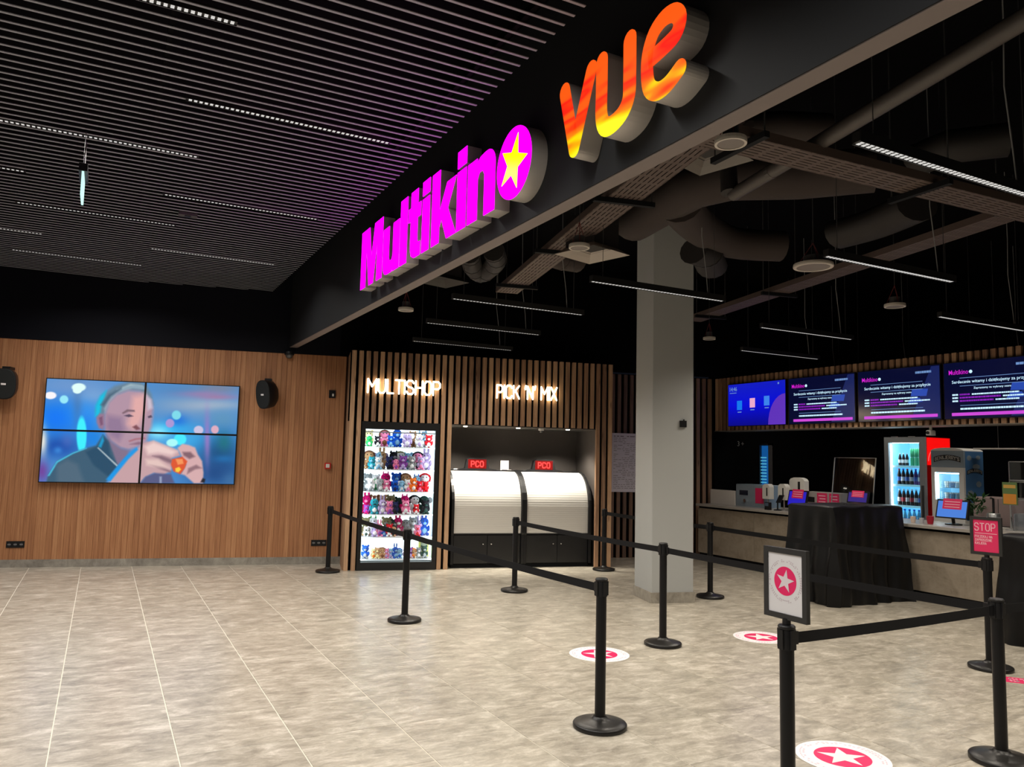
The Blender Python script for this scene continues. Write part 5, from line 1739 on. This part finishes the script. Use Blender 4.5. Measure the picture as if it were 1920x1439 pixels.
MB().tube([(0, 0, .17), (0, 0, .36), (-.05, 0, .37)], .014, 8).build('pump', PLASTIC, t)
box('base', -.12, .12, -.12, .09, -.0, .012, WHITEPL, t)
t = thing('steel_cabinet', 'brushed steel cabinet behind the pump canister', 'machine', (10.3, atX(1872, 960, 10.3).y, CZ))
box('base', 0, .45, -.33, .33, -CZ, 0, BLACK, t)
MB().bevbox(0, .45, -.33, .33, .0, .36, .01).build('housing', mat('pinkish_steel', srgb(160, 140, 138), .4, .3), t)
box('panel_joint', -.002, 0, -.004, .004, .02, .34, DARKSTEEL, t)
t = thing('juice_sign', 'small green and orange juice sign on a stand at the right edge', 'sign', (9.72, atX(1894, 950, 9.72).y, CZ))
z1_ = atX(1894, 905, 9.72).z - CZ
box('card', 0, .012, -.085, .085, z1_ - .27, z1_, mat('juice_green', srgb(86, 112, 66), .5), t)
box('orange_print', -.002, 0, -.075, .075, z1_ - .26, z1_ - .14, mat('juice_orange', srgb(196, 128, 44), .5), t)
box('text_line', -.002, 0, -.07, .07, z1_ - .07, z1_ - .03, mat('juice_text', srgb(190, 150, 70), .5), t)
MB().cyl((.006, 0, 0), (.006, 0, z1_ - .27), .01, 8).build('stem', STEEL, t)
MB().lathe([(.06, 0), (.06, .01), (.015, .015)], 16).build('foot', STEEL, t)
t = thing('glass_showcase', 'glass showcase with steel rails at the right edge of the counter', 'showcase', (9.75, 0, CZ))
ya, yb = atX(1893, 900, 9.75).y, atX(1893, 900, 9.75).y - 1.0
zt = atX(1893, 866, 9.75).z - CZ
for z_, r_ in ((zt, .006), (atX(1900, 936, 9.75).z - CZ, .014), (atX(1900, 902, 9.75).z - CZ, .02)):
    MB().cyl((0, ya, z_), (0, yb, z_), r_, 10).build('rail', CHROME, t)
for y_ in (ya, yb):
    MB().cyl((0, y_, 0), (0, y_, zt), .008, 8).build('upright', CHROME, t)
box('pane', -.003, .003, yb, ya, .05, zt, GLASS2, t)
MB().bevbox(.05, .5, yb, ya, 0, .2, .01).build('tray', STEEL, t)
MB().tube([(0, ya, .2), (-.05, ya - .04, .12), (-.06, ya - .06, 0)], .008, 6).build('tap', CHROME, t)
# boxes of small goods in front of the fridge
for k, (px, py, s_, cc, nm) in enumerate(((1712, 968, .07, (225, 205, 190), 'cream'), (1728, 972, .06, (190, 195, 200), 'pale grey'), (1744, 966, .09, (170, 20, 45), 'dark red'))):
    p = atX(px, py, 9.55)
    t = thing('cup_stack', '%s stack of cups on the counter in front of the drinks fridge' % nm, 'cups', (9.55, p.y, CZ), 0, 'cup stacks before the fridge')
    for q in range(2):
        MB().lathe([(s_ * .36, 0), (s_ * .5, s_ * .8), (s_ * .5, s_ * .84)], 14, (0, 0, q * s_ * .3)).build('cup', mat('cup_%d' % k, srgb(*cc), .5), t)
# tall narrow lit cooler at the far back
p0, p1 = atX(1424, 870, 10.45), atX(1441, 870, 10.45)
zt = atX(1432, 832, 10.45).z
t = thing('narrow_cooler', 'tall narrow blue lit cooler at the back of the snack bar', 'fridge', (10.45, (p0.y + p1.y) / 2, 0))
hh_ = abs(p0.y - p1.y) / 2
MB().box(0, .12, -hh_, -hh_ + .008, .0, zt).box(0, .12, hh_ - .008, hh_, 0, zt).box(0, .12, -hh_, hh_, zt - .03, zt).box(.1, .12, -hh_, hh_, 0, zt).build('cabinet', DARKSTEEL, t)
box('lit_back', .04, .09, -hh_ + .016, hh_ - .016, .2, zt - .04, emis('cooler_blue', srgb(20, 90, 160), .8), t)
for k in range(16):
    z_ = .95 + k * .055
    box('shelf', .012, .04, -hh_ * .2, hh_ * .8, z_, z_ + .02, emis('cooler_shelf', srgb(90, 190, 225), .8), t)
box('glass_door', 0, .004, -hh_ + .016, hh_ - .016, .1, zt - .04, GLASS, t)
t = thing('wall_number', 'dim white characters 3+ on the black end wall', 'sign', (CAM + ray(1388, 832) * (10.62 / ray(1388, 832).y)))
for ch, dx in (('3', -.08), ('+', .015)):
    o = inst('character', text_mesh(ch, .13), mat('dim_white', srgb(150, 150, 150), .6), t)
    o.rotation_euler = (PI / 2, 0, 0)
    o.location = (dx, -.004, -.05)
# ================================================================== SERVICES UNDER THE DECK
def tray(a, b_, wid, label, cross=True):
    A_, B_ = Vector(a), Vector(b_)
    dv = B_ - A_
    L = dv.length
    t = thing('cable_tray', label, 'cable tray', A_, math.atan2(dv.y, dv.x), 'perforated cable trays')
    mb = MB()
    n = 7
    sw = wid / n
    for k in range(n):          # long strips joined by bridges: a slotted base
        y0_ = -wid / 2 + k * sw
        mb.box(0, L, y0_ + sw * .12, y0_ + sw * .88, 0, .003)
    s = .0
    j = 0
    while s < L:
        mb.box(s, s + .035, -wid / 2, wid / 2, .0005, .0025)
        s += .14
    mb.build('slotted_base', TRAY, t)
    box('side_rail', 0, L, -wid / 2 - .004, -wid / 2, 0, .06, TRAY, t)
    box('side_rail', 0, L, wid / 2, wid / 2 + .004, 0, .06, TRAY, t)
    s = .5
    while s < L:
        box('support_bar', s - .02, s + .02, -wid / 2 - .12, wid / 2 + .12, -.04, -.002, BLACK, t)
        for q in (-1, 1):
            MB().cyl((s, q * (wid / 2 + .1), -.02), (s, q * (wid / 2 + .1), 4.95 - A_.z), .005, 5).build('threaded_rod', DARKSTEEL, t)
        s += 1.6
    return t


p = G(950, 550, 3.72)
tray(p - N * 0.0, G(950, 550, 3.72) - N * 5.2, .27, 'perforated cable tray running down from the bulkhead towards the shop')
p = G(1385, 272, 3.62)
q_ = G(1850, 385, 3.62)
tray(p - (q_ - p).normalized() * .5, q_ + (q_ - p).normalized() * 1.8, .24, 'perforated cable tray crossing behind the nearest hanging lamp')
p = G(1300, 603, 3.72)
tray(p, G(1920, 398, 3.72), .24, 'dim perforated cable tray running along the snack bar')


def duct(pts, r, m, label, n=14, flat=1.0, rings=True, name='air_duct'):
    t = thing(name, label, 'duct', pts[0])
    o = Vector(pts[0])
    rel = [Vector(q) - o for q in pts]
    MB().tube(rel, r, n, flat).build('duct_body', m, t, smooth=True)
    if rings:
        rr = r if isinstance(r, (int, float)) else max(r)
        for k in range(1, len(rel) - 1, 2):
            d = (rel[k + 1] - rel[k - 1]).normalized() * .02
            MB().tube([rel[k] - d, rel[k] + d], rr * 1.04, n, flat).build('joint_collar', m, t)
    return t


def curve(pts, n=6):
    P = [Vector(q) for q in pts]
    out = []
    for i in range(len(P) - 1):
        a, b_, c, d = P[max(i - 1, 0)], P[i], P[i + 1], P[min(i + 2, len(P) - 1)]
        for k in range(n):
            s = k / n
            out.append(0.5 * ((2 * b_) + (c - a) * s + (2 * a - 5 * b_ + 4 * c - d) * s * s + (3 * b_ - a - 3 * c + d) * s ** 3))
    out.append(P[-1])
    return out


# big wrapped duct passing in front of the pillar head
duct([G(1186, 420, 4.05), G(1235, 390, 4.05), G(1300, 352, 4.05), G(1370, 335, 4.05), G(1500, 332, 4.05), G(1640, 318, 4.05)], .22, DUCT, 'wide brown wrapped duct passing in front of the pillar head', 16, .8, False)
duct(curve([G(1275, 385, 4.0), G(1310, 425, 4.0), G(1370, 455, 4.0), G(1465, 462, 4.0)], 4), .2, DUCT, 'brown duct bend right of the pillar head', 14, .8, False)
duct([G(1365, 300, 4.0), G(1368, 362, 3.72)], .065, DUCTDARK, 'dark vertical drain pipe right of the bulkhead', 12, 1, False, 'drain_pipe')
pe = G(1375, 365, 3.72)
duct([pe, pe - N * .5, pe - N * 1.1, pe - N * 3.2], .05, mat('pipe_grey', srgb(70, 64, 60), .5), 'long grey pipe running up to the right under the deck', 12, 1, True, 'drain_pipe')
duct(curve([G(880, 475, 3.6), G(888, 502, 3.6), G(905, 512, 3.6), G(930, 490, 3.6), G(925, 470, 3.6)], 4), .1, DUCTDARK, 'dark spiral duct elbow below the bulkhead', 12, 1, True)
duct([G(1030, 480, 3.85), G(1055, 487, 3.85), G(1085, 492, 3.85)], .16, DUCT, 'ribbed flexible duct behind the square diffuser', 14, .7, True)
duct(curve([G(1570, 440, 3.95), G(1640, 420, 3.95), G(1720, 385, 3.95)], 4), .2, DUCTDARK, 'dark curved duct above the menu screens', 14, .7, False)
duct([G(1300, 470, 3.85), G(1325, 478, 3.85), G(1335, 500, 3.85)], .17, DUCTDARK, 'dark flexible duct close to the right of the pillar', 14, .8, True)
duct([G(1350, 235, 4.1), G(1400, 240, 4.1), G(1460, 235, 4.1), G(1550, 240, 4.1)], .12, DUCT, 'flexible duct near the bulkhead above the ring speaker', 14, .8, True)
duct([G(1720, 300, 4.2), G(1780, 275, 4.2), G(1890, 262, 4.2)], .16, DUCTDARK, 'dark duct at the upper right beyond the nearest lamp', 14, .8, False)


def diffuser(px, py, z, size, label, tone=170):
    c = G(px, py, z)
    t = thing('air_diffuser', label, 'diffuser', c, TH + .5, 'square ceiling air diffusers')
    a = size / 2
    GREY = mat('diffuser_grey_%d' % tone, srgb(tone, tone * .94, tone * .88), .5)  # darker greys paint in the weaker light on the dim diffusers
    for k, (s1, z1) in enumerate(((1.0, 0.0), (.72, .03), (.46, .05))):
        b_ = a * s1
        i_ = b_ - .035
        loops = [[(-b_, -b_, z1), (b_, -b_, z1), (b_, b_, z1), (-b_, b_, z1)], [(-i_ * .8, -i_ * .8, z1 + .06), (i_ * .8, -i_ * .8, z1 + .06), (i_ * .8, i_ * .8, z1 + .06), (-i_ * .8, i_ * .8, z1 + .06)]]
        MB().loft(loops, cap=False).build('vane', GREY, t)
    box('neck', -a * .7, a * .7, -a * .7, a * .7, .06, .35, DUCTDARK, t)
    return t


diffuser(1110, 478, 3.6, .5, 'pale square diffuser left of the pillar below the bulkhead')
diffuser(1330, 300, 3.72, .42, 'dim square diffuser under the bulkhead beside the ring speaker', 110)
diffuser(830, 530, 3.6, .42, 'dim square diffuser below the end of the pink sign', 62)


def disc(px, py, z, r, label, inner=None, glow=None):
    t = thing('ring_speaker', label, 'speaker', G(px, py, z), 0, 'round ring speakers under the deck')
    RIM = mat('ring_white', srgb(190, 182, 172), .5)
    MB().lathe([(r, .0), (r * 1.02, .012), (r, .03), (r * .84, .03), (r * .84, .0), (r, .0)], 28, cap=False).build('rim', RIM, t)
    MB().lathe([(r * .84, .004), (r * .84, .02)], 28).build('grille', inner or mat('ring_grille', srgb(120, 112, 108), .6), t)
    MB().cyl((0, 0, .02), (0, 0, .1), r * .5, 14).build('can', DARKSTEEL, t)
    for k in range(3):
        a = k * 2 * PI / 3
        MB().cyl((r * .8 * math.cos(a), r * .8 * math.sin(a), .03), (0, 0, .22), .003, 5).build('hanger', mat('hanger_red', srgb(120, 50, 50), .5), t)
    MB().cyl((0, 0, .2), (0, 0, 4.95 - z), .003, 5).build('cable', DARKSTEEL, t)


BLG = mat('blue_led_face', srgb(60, 66, 96), .2, emit=srgb(50, 60, 150), es=.35)
disc(1370, 271, 3.4, .085, 'ring speaker with bluish face beside the bulkhead')
disc(1086, 466, 3.4, .085, 'pale ring speaker left of the pillar')
disc(1525, 502, 3.4, .165, 'wide ring speaker above the first menu screen')
disc(1678, 576, 3.3, .1, 'small hanging disc speaker on red strings above the menu screens')
disc(761, 583, 3.3, .085, 'hanging disc speaker between the bulkhead and the shop')
disc(1330, 637, 3.3, .08, 'dim far disc speaker just right of the pillar')
